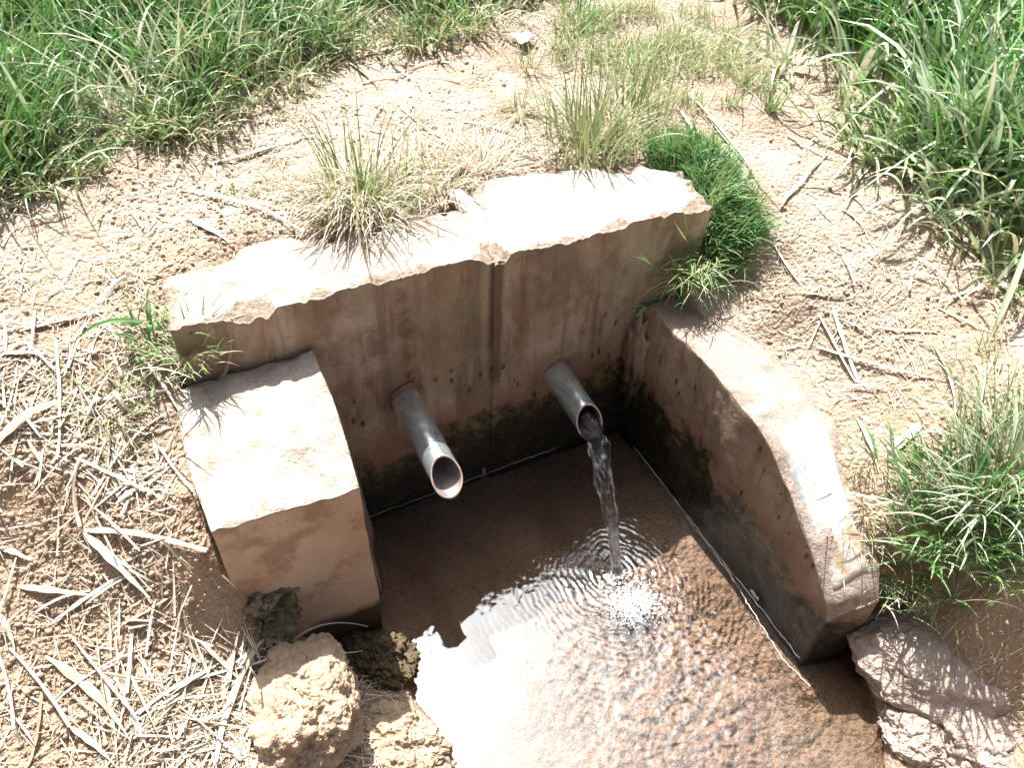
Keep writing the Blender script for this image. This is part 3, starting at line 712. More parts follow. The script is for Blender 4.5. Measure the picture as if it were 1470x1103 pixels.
tuft(905, 175, [(170, .07, (.07, .17), (.0025, .005), (.05, .6), (.2, 1.), (.1, .7), g, None, 0), (30, .04, (.05, .1), (.002, .004), (.5, 1.1), (.5, 1.5), (0, .55), s_m, None, 0)],
     'bushy yellow-green grass tuft behind the upright one, near the middle of the bare ground')
tuft(925, 142, [(70, .03, (.06, .14), (.0025, .004), (.05, .7), (.3, 1.), (.2, .8), g, None, 0)], 'small olive grass tuft sprouting from reddish soil')
tuft(690, 240, [(260, .04, (.06, .13), (.002, .0045), (.4, 1.2), (.6, 1.5), (0, .5), s_m, None, 0)], 'straw-coloured dead grass tuft behind the joint of the wall')
tuft(745, 165, [(60, .02, (.04, .12), (.002, .004), (.2, 1.), (.4, 1.3), (.2, .9), g, None, 0), (30, .02, (.04, .09), (.002, .003), (.5, 1.2), (.4, 1.3), (0, .55), s_m, None, 0)], 'thin wispy grass tuft on the bare patch, halfway to the top edge')
tuft(755, 100, [(40, .02, (.05, .11), (.002, .004), (.2, .9), (.3, 1.3), (.3, .9), g, None, 0)], 'sparse grass tuft below the white scrap')
tuft(835, 30, [(90, .04, (.06, .14), (.003, .005), (.1, .8), (.3, 1.2), (0, .4), b_, None, 0)], 'green grass tuft by the bare path at the top edge')
tuft(960, 60, [(80, .04, (.05, .12), (.002, .004), (.1, .8), (.3, 1.2), (.3, .8), g, None, 0)], 'ochre grass tuft near the top edge, left of the bare path')
tuft(1045, 95, [(80, .04, (.05, .12), (.002, .004), (.1, .8), (.3, 1.2), (.3, .8), g, None, 0)], 'ochre grass tuft beside the edge of the right green bank')
tuft(1048, 150, [(26, .01, (.03, .07), (.003, .005), (.1, .6), (.2, .8), (0, .3), b_, None, 0)], 'tiny green sprout on the bare soil right of the middle')
tuft(1105, 158, [(34, .012, (.04, .09), (.003, .006), (.1, .6), (.2, .8), (.1, .4), g, None, 0)], 'small dark green sprout at the foot of the right bank')
tuft(340, 285, [(34, .014, (.03, .06), (.0025, .004), (.2, 1), (.2, 1.2), (.1, .7), g, None, 0)], 'little greenish tuft beside the long pale reed stalk')
tuft(410, 268, [(60, .025, (.03, .08), (.002, .003), (.3, 1.1), (.4, 1.4), (.3, .9), s_m, None, 0), (20, .02, (.03, .07), (.002, .003), (.2, .8), (.4, 1.), (.4, .8), g, None, 0)], 'low brown grass tuft left of the tall tuft')
tuft(150, 232, [(26, .014, (.05, .11), (.003, .005), (.2, .9), (.2, 1), (0, .3), b_, None, 0)], 'bright green sprig at the foot of the left grass bank')
tuft(170, 400, [(40, .02, (.02, .05), (.002, .003), (.2, 1.1), (.2, 1.2), (.3, .8), g, None, 0)], 'small yellowed tuft in the pale dust left of the wall')
tuft(50, 250, [(90, .05, (.06, .13), (.003, .005), (.2, 1.), (.3, 1.2), (.2, .8), g, None, 0)], 'yellow-green tuft at the left edge below the grass bank')
# left of the wall end
tuft(218, 498, [(46, .022, (.05, .10), (.0045, .0075), (.2, 1.0), (.3, 1.2), (0, .25), b_, None, 0), (60, .035, (.03, .08), (.002, .004), (.4, 1.2), (.4, 1.4), (0, .5), s_m, None, 0)],
     'green leafy tuft growing at the left end of the wall')
tuft(285, 545, [(60, .025, (.04, .09), (.003, .005), (.3, 1.1), (.3, 1.3), (0, .4), g, None, 0), (60, .03, (.03, .07), (.0015, .003), (.4, 1.2), (.4, 1.4), (0, .5), s_m, None, 0)],
     'dark green grass tuft hanging between the wall end and the left block')
tuft(155, 590, [(50, .025, (.03, .09), (.0025, .005), (.3, 1.1), (.3, 1.2), (.2, .7), g, None, 0), (40, .03, (.03, .07), (.0015, .003), (.4, 1.2), (.4, 1.4), (0, .55), s_m, None, 0)],
     'yellowing tuft among straw, left of the block')
# right bank tuft
tuft(1385, 735, [(480, .065, (.06, .15), (.005, .010), (.05, .8), (.3, 1.2), (0, .25), b_, None, 0), (80, .07, (.10, .2), (.005, .010), (.3, 1.0), (.4, 1.3), (.1, .5), lp, None, 0)],
     'big bright green grass tuft right of the sloping wing wall')
tuft(1455, 690, [(260, .06, (.12, .24), (.004, .008), (.1, .9), (.3, 1.3), (.0, .5), lp, None, 0), (150, .05, (.1, .2), (.003, .005), (.1, .7), (.3, 1.), (0, .3), g, None, 0)],
     'tall pale-bladed grass tuft at the right edge of the picture')
tuft(1300, 800, [(200, .05, (.03, .09), (.0025, .0045), (.5, 1.4), (.3, 1.2), (0, .5), g, -110, 60), (90, .05, (.03, .08), (.002, .0035), (.5, 1.4), (.3, 1.3), (0, .55), s_m, -110, 60)],
     'tangled creeping grass hanging down beside the front end of the wing wall')
tuft(1375, 815, [(60, .05, (.04, .11), (.003, .005), (.5, 1.4), (.3, 1.2), (0, .4), g, -100, 60)], 'grass trailing over the pinkish boulder')
tuft(1255, 660, [(70, .03, (.02, .06), (.002, .0035), (.3, 1.2), (.3, 1.2), (.1, .6), g, None, 0), (50, .03, (.03, .06), (.0015, .003), (.5, 1.3), (.4, 1.4), (0, .55), s_m, None, 0)],
     'sparse low tuft outside the wing wall by its white plaster')
tuft(1250, 735, [(60, .03, (.03, .07), (.002, .0035), (.4, 1.2), (.3, 1.2), (.1, .6), g, None, 0), (60, .03, (.03, .07), (.0015, .003), (.5, 1.3), (.4, 1.4), (0, .55), s_m, None, 0)],
     'straggly tuft beside the lower wing wall, mixed with dead stalks')
tuft(1430, 560, [(80, .05, (.06, .14), (.003, .005), (.2, 1.), (.3, 1.2), (.4, .9), g, None, 0)], 'yellow dry grass tuft at the right edge above the pale tuft')
# the bright mat round the right end of the slab
def mat_clump():
    P = np.array(W2([(930, 222), (965, 210), (1020, 225), (1072, 290), (1085, 350), (1070, 385), (1035, 400), (1008, 392), (1010, 330), (975, 255), (945, 232)]))
    lo, hi = P.min(0)-.02, P.max(0)+.02; q = np.stack([rn(30000, lo[0], hi[0]), rn(30000, lo[1], hi[1])], 1); q = q+rng.normal(0, .012, q.shape); q = q[inpoly(q[:, 0], q[:, 1], P)][:2600]; q = q+rng.normal(0, .010, q.shape); n = len(q)
    c = P.mean(0); az = np.arctan2(q[:, 1]-c[1], q[:, 0]-c[0])+rng.normal(0, 1.0, n)
    d = -dpoly(q[:, 0], q[:, 1], P); z = tz(q[:, 0], q[:, 1])+.035*sm(d, 0, .06)+fbm(q[:, 0]*22, q[:, 1]*22, 3, 2)*.03
    dr = np.where(rng.random(n) < .12, .8, rn(n, 0, .2))
    v1 = blades(np.column_stack([q, z-.01]), az, rn(n, .035, .095)*(1+.5*fbm(q[:, 0]*30, q[:, 1]*30, 5, 2)), rn(n, .003, .0065), rn(n, .1, 1.0), rn(n, .2, 1.1), rn(n, -1, 1), 4, np.stack([dr, rng.random(n)], 1), leaf=1)
    # hanging stems to the front left
    b0 = G(985, 415); m_ = 240
    B = b0[:2]+rng.normal(0, .035, (m_, 2)); z2 = np.full(m_, b0[2]+.03)+rn(m_, -.02, .06)
    v2 = blades(np.column_stack([B, z2]), rng.normal(R(-120), R(60), m_), rn(m_, .05, .11), rn(m_, .0018, .004), rn(m_, .8, 1.5), rn(m_, .3, 1.3), rn(m_, -1, 1), 6, np.stack([np.where(rng.random(m_) < .6, rn(m_, .6, 1), 0), rng.random(m_)], 1))
    # filler soil and root mound under the blades
    V, Fq, A = merge([v1, v2]); c3 = np.array([c[0], c[1], .6]); o = mesh_np('grass_clump', V-c3, Fq, M_bright, attr=A); o.location = tuple(c3)
    tag(o, 'dense bright green cushion of short grass wrapping the right end of the white slab', 'grass clump')
mat_clump()
# leafy runners
def onpl(px, py, t):                        # point t metres in front of the back wall
    d = ray(px, py); return CAM+d*(((A0-CAM)@N+t)/(d@N))
def leafspray(pts, label, name='broadleaf_plant', cat='plant', mat=M_leafpale):
    """pts: rows (px,py,z0lift, px2,py2,lift2, width, arch, dry)"""
    parts = []; c0 = None
    for (x1, y1, l1, x2, y2, l2, w, arch, dry) in pts:
        if isinstance(l1, str): a = onpl(x1, y1, float(l1))
        else: a = G(x1, y1); a = a+[0, 0, l1]
        if isinstance(l2, str): b = onpl(x2, y2, float(l2))
        else:
            b = G(x2, y2)
            if l2: b = at(x2, y2, b[2]+l2)
        if c0 is None: c0 = a.copy()
        n = 12; u = np.linspace(0, 1, n+1); C_ = a[None]*(1-u[:, None])+b[None]*u[:, None]; C_[:, 2] += arch*4*u*(1-u)
        T = np.gradient(C_, axis=0); T /= np.linalg.norm(T, axis=1)[:, None]
        S = np.cross(T, [0, 0, 1.]); S /= np.linalg.norm(S, axis=1)[:, None]+1e-9; Nn = np.cross(S, T)
        tw = (rng.uniform(-.7, .7)+rng.uniform(-.8, .8)*u)[:, None]; S = S*np.cos(tw)+Nn*np.sin(tw); Nn = np.cross(S, T)
        hw = (w/2*np.clip((u+.05)*3, .35, 1)*np.maximum((1-u), 0)**.55)[:, None]; hw[-1] = .0003
        V = np.stack([C_-S*hw, C_-Nn*hw*.35, C_+S*hw], 1).reshape(-1, 3)
        g_ = np.arange((n+1)*3).reshape(n+1, 3); Fq = np.stack([g_[:-1, :-1], g_[:-1, 1:], g_[1:, 1:], g_[1:, :-1]], -1).reshape(-1, 4)
        A = np.zeros((len(V), 3)); A[:, 0] = dry; A[:, 1] = rng.random(); A[:, 2] = np.repeat(u, 3)
        parts.append((V, Fq, A))
    V, Fq, A = merge(parts); o = mesh_np(name, V-c0, Fq, mat, attr=A); o.location = tuple(c0); tag(o, label, cat); return o
leafspray([(1335, 320, .01, 1250, 375, .0, .016, .09, .1), (1335, 320, .01, 1392, 245, .10, .017, .03, .0), (1335, 320, .01, 1425, 385, .0, .018, .08, .2), (1335, 320, .01, 1310, 255, .06, .011, .02, .3),
           (1335, 320, .01, 1440, 340, .02, .014, .04, .3), (1335, 320, .01, 1300, 330, .0, .010, .02, .5), (1335, 320, .01, 1370, 350, .0, .012, .03, .1)],
          'strap-leaved pale green plant with arching leaves on the soil at the right')
leafspray([(1103, 163, .005, 1361, 226, .05, .013, .05, .1)], 'long pale green blade lying out from the right bank over bare soil', 'fallen_leaf', 'leaf')
leafspray([(1470, 180, .02, 1208, 294, .02, .009, .07, .15)], 'long narrow green stalk slanting down above the strap-leaved plant', 'fallen_leaf', 'leaf')
leafspray([(1290, 152, .08, 1165, 238, .01, .009, .05, .4)], 'olive leaf stalk sloping down left from the right bank', 'fallen_leaf', 'leaf')
leafspray([(1316, 130, .0, 1310, 30, .12, .020, .02, .2)], 'broad whitish blade standing upright in the top right grass', 'fallen_leaf', 'leaf')
leafspray([(1470, 30, .16, 1405, 62, .16, .020, .02, .1), (1420, 20, .16, 1372, 50, .14, .022, .02, .1)], 'pair of broad shiny blades in the top right corner', 'fallen_leaf', 'leaf')
leafspray([(1418, 492, .0, 1478, 335, .10, .017, .05, .3)], 'broad white-green blade arching up at the right edge', 'fallen_leaf', 'leaf')
leafspray([(1168, 113, .05, 1133, 75, .05, .010, .02, .4), (1130, 130, .0, 1140, 70, .06, .009, .02, .5)], 'two stiff bleached blades at the left edge of the right bank', 'fallen_leaf', 'leaf')
leafspray([(1358, 640, .01, 1290, 640, .0, .008, .04, .1), (1380, 640, .05, 1395, 520, .06, .009, .04, .1), (1400, 650, .05, 1470, 600, .05, .010, .04, .1), (1370, 660, .04, 1325, 575, .05, .007, .04, .3)], 'spray of pale curved blades over the big bright tuft', 'fallen_leaf', 'leaf')
leafspray([(222, 478, .02, 105, 492, .02, .010, .03, .0), (222, 478, .02, 210, 445, .02, .009, .02, .0), (222, 478, .02, 218, 505, .0, .014, .02, .0), (222, 478, .02, 246, 490, .0, .009, .02, .0)], 'broad green leaves reaching left from the end of the wall', 'leafy_runner', 'plant', M_bright)
leafspray([(170, 555, .01, 275, 543, .03, .006, .03, .0), (165, 570, .01, 190, 600, .0, .012, .02, .9)], 'thin green blade over straw left of the block', 'fallen_leaf', 'leaf')
leafspray([(990, 350, '.03', 981, 302, '.03', .010, .0, 0), (990, 350, '.03', 991, 298, '.02', .007, .0, 0), (988, 350, '.03', 968, 318, '.04', .006, .0, .7), (945, 385, '.05', 918, 365, '.05', .009, .0, 0), (945, 390, '.05', 906, 368, '.06', .006, .01, .2),
           (965, 392, '.05', 962, 375, '.05', .010, .0, 0), (960, 398, '.05', 927, 401, '.05', .009, .0, 0), (925, 438, '.06', 899, 441, '.06', .009, .0, 0), (928, 440, '.06', 912, 456, '.06', .010, .0, 0), (928, 440, '.06', 904, 448, '.07', .008, .0, 0), (985, 395, '.05', 965, 377, '.06', .008, .0, 0),
           (1000, 385, '.04', 945, 388, '.05', .004, .03, .8), (1000, 395, '.04', 926, 440, '.06', .004, .02, .7), (985, 400, '.05', 915, 430, '.07', .003, .02, 1), (960, 405, '.05', 935, 470, '.05', .0025, .01, 1), (975, 410, '.05', 928, 485, '.04', .0025, .01, .9)],
          'green runner with pointed leaves hanging over the right back corner of the box', 'leafy_runner', 'plant', M_bright)
leafspray([(1320, 830, .02, 1335, 905, .03, .005, .02, .1), (1320, 830, .02, 1310, 875, .03, .006, .02, 0), (1300, 820, .02, 1240, 820, .03, .006, .02, .1), (1290, 850, .02, 1270, 880, .02, .005, .01, .1), (1350, 820, .02, 1400, 815, .03, .006, .02, 0), (1360, 800, .02, 1410, 780, .03, .006, .02, 0)],
          'green runner with narrow leaves hanging beside the front of the wing wall', 'leafy_runner', 'plant', M_bright)
leafspray([(1300, 300, .01, 1215, 330, .0, .012, .05, .2), (1300, 300, .01, 1240, 260, .02, .013, .05, .1), (1300, 300, .01, 1345, 250, .08, .014, .04, 0), (1300, 300, .01, 1375, 285, .05, .013, .04, .1)], 'pale strap leaves left of and above the strap-leaved plant', 'broadleaf_plant', 'plant')
leafspray([(1420, 420, .01, 1365, 395, .01, .012, .05, .2), (1420, 420, .01, 1400, 345, .06, .014, .04, .1), (1420, 420, .01, 1465, 380, .06, .016, .04, 0), (1420, 420, .01, 1450, 450, .0, .012, .04, .3), (1420, 420, .01, 1370, 440, .0, .010, .03, .6)], 'strap-leaved plant near the right edge, lower than its neighbour', 'broadleaf_plant', 'plant')
leafspray([(1230, 235, .02, 1180, 280, .0, .009, .03, .4), (1245, 230, .02, 1255, 300, .0, .010, .04, .3), (1260, 240, .02, 1290, 170, .08, .012, .03, .1)], 'drooping long leaves at the corner of the right bank', 'broadleaf_plant', 'plant')
def seedling():
    c = G(402, 853)+[0, 0, .02]; e = bpy.data.objects.new('seedling', None); col.objects.link(e); e.location = tuple(c)
    tag(e, 'tiny seedling with two round pale leaves in front of the left block', 'seedling')
    for k, (dx, dy) in enumerate([(-.010, .006), (.013, -.003)]):
        V = [(dx, dy, .012)]; n = 14
        for r_ in (.5, 1):
            for i in range(n):
                a = 2*math.pi*i/n; V.append((dx+.0095*r_*math.cos(a), dy+.008*r_*math.sin(a), .012+.002*r_*math.cos(a*2)+.002*(1-r_)))
        Fq = [(0, 1+i, 1+(i+1) % n, 0) for i in range(n)]
        me = bpy.data.meshes.new('leaf'); me.from_pydata(V, [], [(0, 1+i, 1+(i+1) % n) for i in range(n)]+[(1+i, 1+n+i, 1+n+(i+1) % n, 1+(i+1) % n) for i in range(n)])
        a_ = me.color_attributes.new('tint', 'FLOAT_COLOR', 'POINT'); a_.data.foreach_set('color', np.tile([0, .6, .8, 1], len(V)).astype(np.float32))
        me.materials.append(M_leafpale); o = bpy.data.objects.new('leaf', me); col.objects.link(o); o.parent = e
    V, Fq, A = blades(np.array([[0, 0, -.02]]), 0, .033, .002, 0, .1, 0, 4); mesh_np('stem', V, Fq, M_leafpale, e, attr=A)
seedling()

# ---- stones and clods ----------------------------------------------------
def stone(name, px, py, z, r, mat, label, cat, seed, amp=.3, rz=0):
    c = at(px, py, z); o = lump(name, [(0, 0, 0), r], mat, None, 220, 120, amp, 1.5, seed); o.location = tuple(c); o.rotation_euler = (0, 0, R(rz)); tag(o, label, cat); return o
def crumbly(o, k=.004, f=95):
    me = o.data; n = len(me.vertices); co = np.zeros(n*3, np.float32); me.vertices.foreach_get('co', co); co = co.reshape(-1, 3); no = np.zeros(n*3, np.float32); me.vertex_normals.foreach_get('vector', no); no = no.reshape(-1, 3)
    d = np.array([mnoise.noise(Vector(v*f))+.6*(.5-mnoise.cell(Vector(v*f*1.7)))+.5*mnoise.noise(Vector(v*f*2.6)) for v in co])
    co += no*d[:, None]*k*1.0; me.vertices.foreach_set('co', co.ravel()); me.update()
for a in [(('clod', 436, 1022, .22, (.10, .125, .105), M_clod, 'large rough lump of dried tan earth at the left edge of the pool outlet', 'earth clod', 3, .24, 20), .0015),
          (('clod', 566, 1070, .05, (.11, .07, .08), M_clod, 'lower crumbly earth lump right at the white water edge', 'earth clod', 8, .24, -15), .0015),
          (('stone', 532, 955, .02, (.095, .075, .08), M_wetstone, 'dark wet stone below the corner of the left block', 'stone', 12, .35, 0), .003),
          (('stone', 362, 872, .28, (.085, .08, .08), M_mossstone, 'mossy crumbling stone in the shade in front of the left block', 'stone', 17, .5, 30), .004),
          (('boulder', 1368, 950, .07, (.215, .155, .10), M_clodpink, 'big pinkish boulder below the grass at the lower right', 'rock', 23, .14, -12), .0012),
          (('stone', 1325, 1062, .02, (.095, .07, .055), M_clodpink, 'small pale rock standing in the water at the bottom right', 'rock', 29, .22, -25), .0025),
          (('boulder', 1440, 1075, .03, (.15, .11, .09), M_clodpink, 'rock cut off by the bottom right corner', 'rock', 37, .3, 0), .002)]:
    crumbly(stone(*a[0]), a[1])

_t = MT('dry_crumb'); M_crumb = _t.fin(_t.mixc(_t.noise(40, 3), (.42, .33, .26), (.34, .25, .18)), .95, None, .2)
# ---- soil crumbs ----------------------------------------------------------
def crumbs(n):
    t = (1+5**.5)/2
    ico = np.array([(-1, t, 0), (1, t, 0), (-1, -t, 0), (1, -t, 0), (0, -1, t), (0, 1, t), (0, -1, -t), (0, 1, -t), (t, 0, -1), (t, 0, 1), (-t, 0, -1), (-t, 0, 1)], float)/1.9
    fc = np.array([(0, 11, 5), (0, 5, 1), (0, 1, 7), (0, 7, 10), (0, 10, 11), (1, 5, 9), (5, 11, 4), (11, 10, 2), (10, 7, 6), (7, 1, 8), (3, 9, 4), (3, 4, 2), (3, 2, 6), (3, 6, 8), (3, 8, 9), (4, 9, 5), (2, 4, 11), (6, 2, 10), (8, 6, 7), (9, 8, 1)])
    q = np.stack([rn(n*5, -1.6, 1.7), rn(n*5, .3, 2.4)], 1); s, t_ = w2loc(q[:, 0], q[:, 1])
    pr = np.clip(fbm(q[:, 0]*3.1, q[:, 1]*3.1, 71, 3)*1.6+.35, 0, 1)*np.where(q[:, 1] > 1.6, .12, 1)*np.where((q[:, 0] > -.3) & (q[:, 1] > 1.5), .4, 1)
    ok = (rng.random(len(q)) < pr) & (dpoly(q[:, 0], q[:, 1], poly) > .01)
    for (s0, s1, t0, t1) in [(-.3, .36, -.15, .05), (.36, .95, -.28, .05), (-.36, -.03, 0, .36), (.74, .98, -.02, .85)]: ok &= ~((s > s0) & (s < s1) & (t_ > t0) & (t_ < t1))
    q = q[ok][:n]; n = len(q); r_ = .0016+.0045*rng.random(n)**3
    jit = 1+rng.uniform(-.3, .3, (n, 12, 1)); sc = rng.uniform(.7, 1.25, (n, 1, 3))
    V = ico[None]*jit*sc*r_[:, None, None]+np.column_stack([q, tz(q[:, 0], q[:, 1])+r_*.35])[:, None]
    Fq = (fc[None]+np.arange(n)[:, None, None]*12).reshape(-1, 3)
    o = mesh_np('soil_crumbs', V.reshape(-1, 3), Fq, M_crumb); tag(o, 'loose crumbs of dry earth scattered over the ground', 'crumbs', kind='stuff')
crumbs(26000)

# ---- straw ----------------------------------------------------------------
def stalk(p, q, w, arch=0, bend=0, dry=.3, flat=.35, n=12, lift=.003, leaf=0):
    """a dry stalk or leaf strip lying on whatever is under it; lens-shaped section"""
    u = np.linspace(0, 1, n+1); p = np.asarray(p, float)[:2]; q = np.asarray(q, float)[:2]; d = q-p; nn_ = np.array([-d[1], d[0]])
    C2 = p[None]*(1-u[:, None])+q[None]*u[:, None]+nn_[None]*(bend*4*u*(1-u))[:, None]
    z = hs(C2[:, 0], C2[:, 1]); ln = np.linspace(z[0], z[-1], n+1)
    # rests on the high spots
    zz = z.copy()
    for _ in range(12): zz = np.maximum(zz, (np.r_[zz[0], zz[:-1]]+np.r_[zz[1:], zz[-1]])/2)
    zz = np.maximum(zz, z)+lift+arch*4*u*(1-u)
    C_ = np.column_stack([C2, zz]); T = np.gradient(C_, axis=0); T /= np.linalg.norm(T, axis=1)[:, None]+1e-9
    S = np.cross(T, [0, 0, 1.]); S /= np.linalg.norm(S, axis=1)[:, None]+1e-9; U_ = np.cross(S, T)
    tw = rng.uniform(-.5, .5)+rng.uniform(-.6, .6)*u
    S, U_ = S*np.cos(tw)[:, None]+U_*np.sin(tw)[:, None], U_*np.cos(tw)[:, None]-S*np.sin(tw)[:, None]
    pr = (np.clip(1.15-.4*u, .3, 1) if not leaf else np.clip(np.minimum((u+.1)*3, (1-u)*1.6+.08), .1, 1))*w/2
    pr = pr*(1+.15*np.sin(u*23+w*999))
    pr = pr[:, None]
    V = np.stack([C_-S*pr, C_+U_*pr*flat, C_+S*pr, C_-U_*pr*flat*.6], 1).reshape(-1, 3)
    g_ = np.arange((n+1)*4).reshape(n+1, 4); r1 = np.roll(g_, -1, 1)
    Fq = np.stack([g_[:-1], r1[:-1], r1[1:], g_[1:]], -1).reshape(-1, 4)
    Fq = np.concatenate([Fq, [[g_[0, 0], g_[0, 3], g_[0, 2], g_[0, 1]], [g_[-1, 0], g_[-1, 1], g_[-1, 2], g_[-1, 3]]]])
    A = np.zeros((len(V), 3)); A[:, 0] = dry; A[:, 1] = rng.random(); A[:, 2] = .5+.5*np.repeat(u, 4)
    return V, Fq, A
def straw_obj(name, V, Fq, A, label, cat, group=None):
    c = V.mean(0); o = mesh_np(name, V-c, Fq, M_straw, smooth=False, attr=A); o.location = tuple(c); tag(o, label, cat, group); return o
HERO = [  # x1,y1,x2,y2,width(mm),bend,arch,dry,leaf, label
 (66,945,190,1068,15,.06,.004,.55,1,'bent tan reed leaf on crumbly soil at the lower left'),
 (150,962,172,1103,10,.02,.003,.3,1,'pale strip crossing under the bent tan reed leaf'),
 (27,845,142,860,11,-.03,.008,.05,1,'bleached stalk casting a shadow, lower left'),
 (84,896,176,830,7,.04,.005,.1,0,'pale stalk ending beside the bleached shadow-casting one'),
 (118,763,220,868,16,.0,.012,.0,1,'wide white reed leaf sloping down left of the block'),
 (118,765,302,803,10,.02,.010,.2,0,'long stalk pointing from the wide white leaf to the block'),
 (120,765,122,655,6,.1,.01,.2,0,'thin stalk rising from the top of the wide white leaf'),
 (244,1002,322,952,14,.0,.005,.1,1,'short broad straw strip in the middle of the lower left heap'),
 (320,1012,343,908,13,.02,.006,.05,1,'broad pale straw standing on end-shadow beside the earth lump'),
 (284,920,368,1003,9,.02,.008,.05,1,'pale straw crossing over the broad one toward the earth lump'),
 (312,1103,418,915,12,.06,.012,.05,1,'long curved white straw along the left side of the earth lump'),
 (352,1065,400,940,13,-.06,.014,.1,1,'curved white straw draped over the earth lump'),
 (200,1027,398,958,8,.03,.006,.2,0,'long pale stalk reaching the top of the earth lump'),
 (335,970,395,920,9,.0,.006,.5,1,'brown strip just above the earth lump'),
 (0,788,50,812,10,.02,.005,.05,1,'white leaf strip cut by the left edge, above the crumbly soil'),
 (0,884,24,938,11,.05,.004,.05,1,'small white curl of straw at the left edge'),
 (100,1045,168,1103,10,.03,.006,.0,1,'white straw at the bottom edge, left of the heap'),
 (42,1103,62,996,6,-.04,.003,.95,0,'thin brown twig standing up from the bottom left corner'),
 (188,1022,214,1080,9,.02,.004,.0,1,'small white husk under the long pale stalk'),
 (30,478,148,450,9,.0,.004,.85,0,'brown stick with a dark hollow beneath it, left of the wall'),
 (0,511,78,513,11,.0,.005,.0,1,'white strip lying flat at the left edge below the brown stick'),
 (82,490,88,672,5,.03,.005,.1,0,'long thin upright straw left of the green tufts'),
 (0,640,84,580,15,.0,.010,.15,0,'thick jointed reed stalk at the left edge'),
 (138,722,236,598,6,.02,.008,.2,0,'straight straw running up to the left side of the block'),
 (170,727,228,690,8,.0,.006,.1,1,'short pale strip near the left side of the block'),
 (205,515,262,600,7,.02,.010,.1,0,'pale stalk hanging from the leafy tuft by the wall end'),
 (300,562,388,520,10,.03,.004,.95,1,'dark brown leaf lying in the shade at the foot of the back wall'),
 (272,275,436,343,9,.03,.008,.0,0,'long white reed stalk pointing at the tall grass tuft'),
 (270,312,330,352,20,.0,.004,.0,1,'broad white flake of reed leaf left of the wall'),
 (300,238,450,198,9,.02,.004,.1,0,'straight pale stalk at the foot of the left grass bank'),
 (140,438,182,400,11,.0,.006,.1,0,'short thick straw in pale dust left of the wall end'),
 (230,405,390,363,3,-.02,.003,.9,0,'thin dark stem lying across the dusty left wall top'),
 (55,262,118,298,9,.0,.006,.0,1,'short white reed piece below the left bank'),
 (505,88,582,64,12,.0,.004,.85,0,'dark brown stick under the left grass bank, near the top'),
 (585,106,690,76,9,.06,.004,.7,1,'curved orange-brown strip on the bare patch'),
 (500,92,538,122,9,.0,.004,.15,0,'pale jointed stick at the right foot of the left bank'),
 (520,122,585,108,6,.0,.003,.5,0,'small brown twig left of the curved orange strip'),
 (796,222,818,196,12,.0,.006,.0,0,'short white stub behind the white slab'),
 (990,140,1120,302,13,-.03,.010,.0,1,'long white reed leaf right of the green cushion, the upper of two'),
 (975,158,1000,205,16,.02,.004,.0,1,'broad white piece behind the green cushion'),
 (1010,165,1108,290,9,-.02,.006,.05,1,'long white reed leaf right of the green cushion, the lower of two'),
 (1118,300,1188,222,9,.0,.006,.1,0,'pale stalk forming a V with the two long white leaves'),
 (1175,455,1228,552,11,.0,.008,.0,0,'upper of two thick white stalks below the soil slope at the right'),
 (1195,448,1232,553,8,.0,.008,.0,0,'second thick white stalk lying against its twin'),
 (1174,503,1342,546,10,-.03,.010,.0,0,'long white stalk lying level across the soil at the right'),
 (1110,350,1150,412,8,.0,.006,.15,0,'pale straw just right of the green cushion'),
 (1150,424,1218,432,8,.0,.003,.6,1,'orange-brown strip of bark on the right soil'),
 (1250,473,1345,480,8,.02,.003,.75,0,'brown stick on the right soil slope'),
 (1228,604,1258,680,10,.02,.006,.1,1,'tan reed leaf hanging beside the white plaster of the wing wall'),
 (1330,488,1366,642,9,.06,.012,.1,1,'curved pale stalk ending at the big bright tuft'),
 (1276,652,1320,612,20,.0,.006,.0,0,'thick white reed stump above the sparse low tuft'),
 (1160,500,1178,460,5,.0,.004,.1,0,'thin upright straw beside the two thick white stalks'),
 (1303,874,1394,848,11,.0,.006,.35,1,'flat tan reed on the edge over the pinkish boulder'),
 (1300,884,1380,876,8,.0,.006,.5,1,'shorter tan reed just below the flat one'),
]
for (x1, y1, x2, y2, w, bd, ar, dr, lf, lab) in HERO:
    v = stalk(G(x1, y1), G(x2, y2), w/1000, ar, bd, dr, n=16, leaf=lf); straw_obj('straw_stalk', *v, lab, 'straw')
def airstalk(x1, y1, z1, x2, y2, z2, w, arch, bend, lab):
    a, b = at(x1, y1, z1), at(x2, y2, z2); n = 16; u = np.linspace(0, 1, n+1)[:, None]; C_ = a*(1-u)+b*u; C_[:, 2] += (arch*4*u*(1-u))[:, 0]
    d = b-a; C_[:, :2] += np.array([-d[1], d[0]])*bend*4*u*(1-u)
    T = np.gradient(C_, axis=0); T /= np.linalg.norm(T, axis=1)[:, None]; S = np.cross(T, [0, 0, 1.]); S /= np.linalg.norm(S, axis=1)[:, None]; U_ = np.cross(S, T)
    pr = w/2*(1.1-.6*u); V = np.stack([C_-S*pr, C_+U_*pr*.5, C_+S*pr, C_-U_*pr*.5], 1).reshape(-1, 3); g_ = np.arange((n+1)*4).reshape(n+1, 4); r1 = np.roll(g_, -1, 1)
    A = np.zeros((len(V), 3)); A[:, 1] = .3; A[:, 2] = 1
    straw_obj('straw_stalk', V, np.stack([g_[:-1], r1[:-1], r1[1:], g_[1:]], -1).reshape(-1, 4), A, lab, 'straw')
airstalk(415, 925, .22, 528, 900, .10, .005, .02, .1, 'arched pale straw over the dark wet stone')
airstalk(430, 935, .24, 520, 935, .13, .004, .0, -.05, 'thin straw across the face of the dark wet stone')
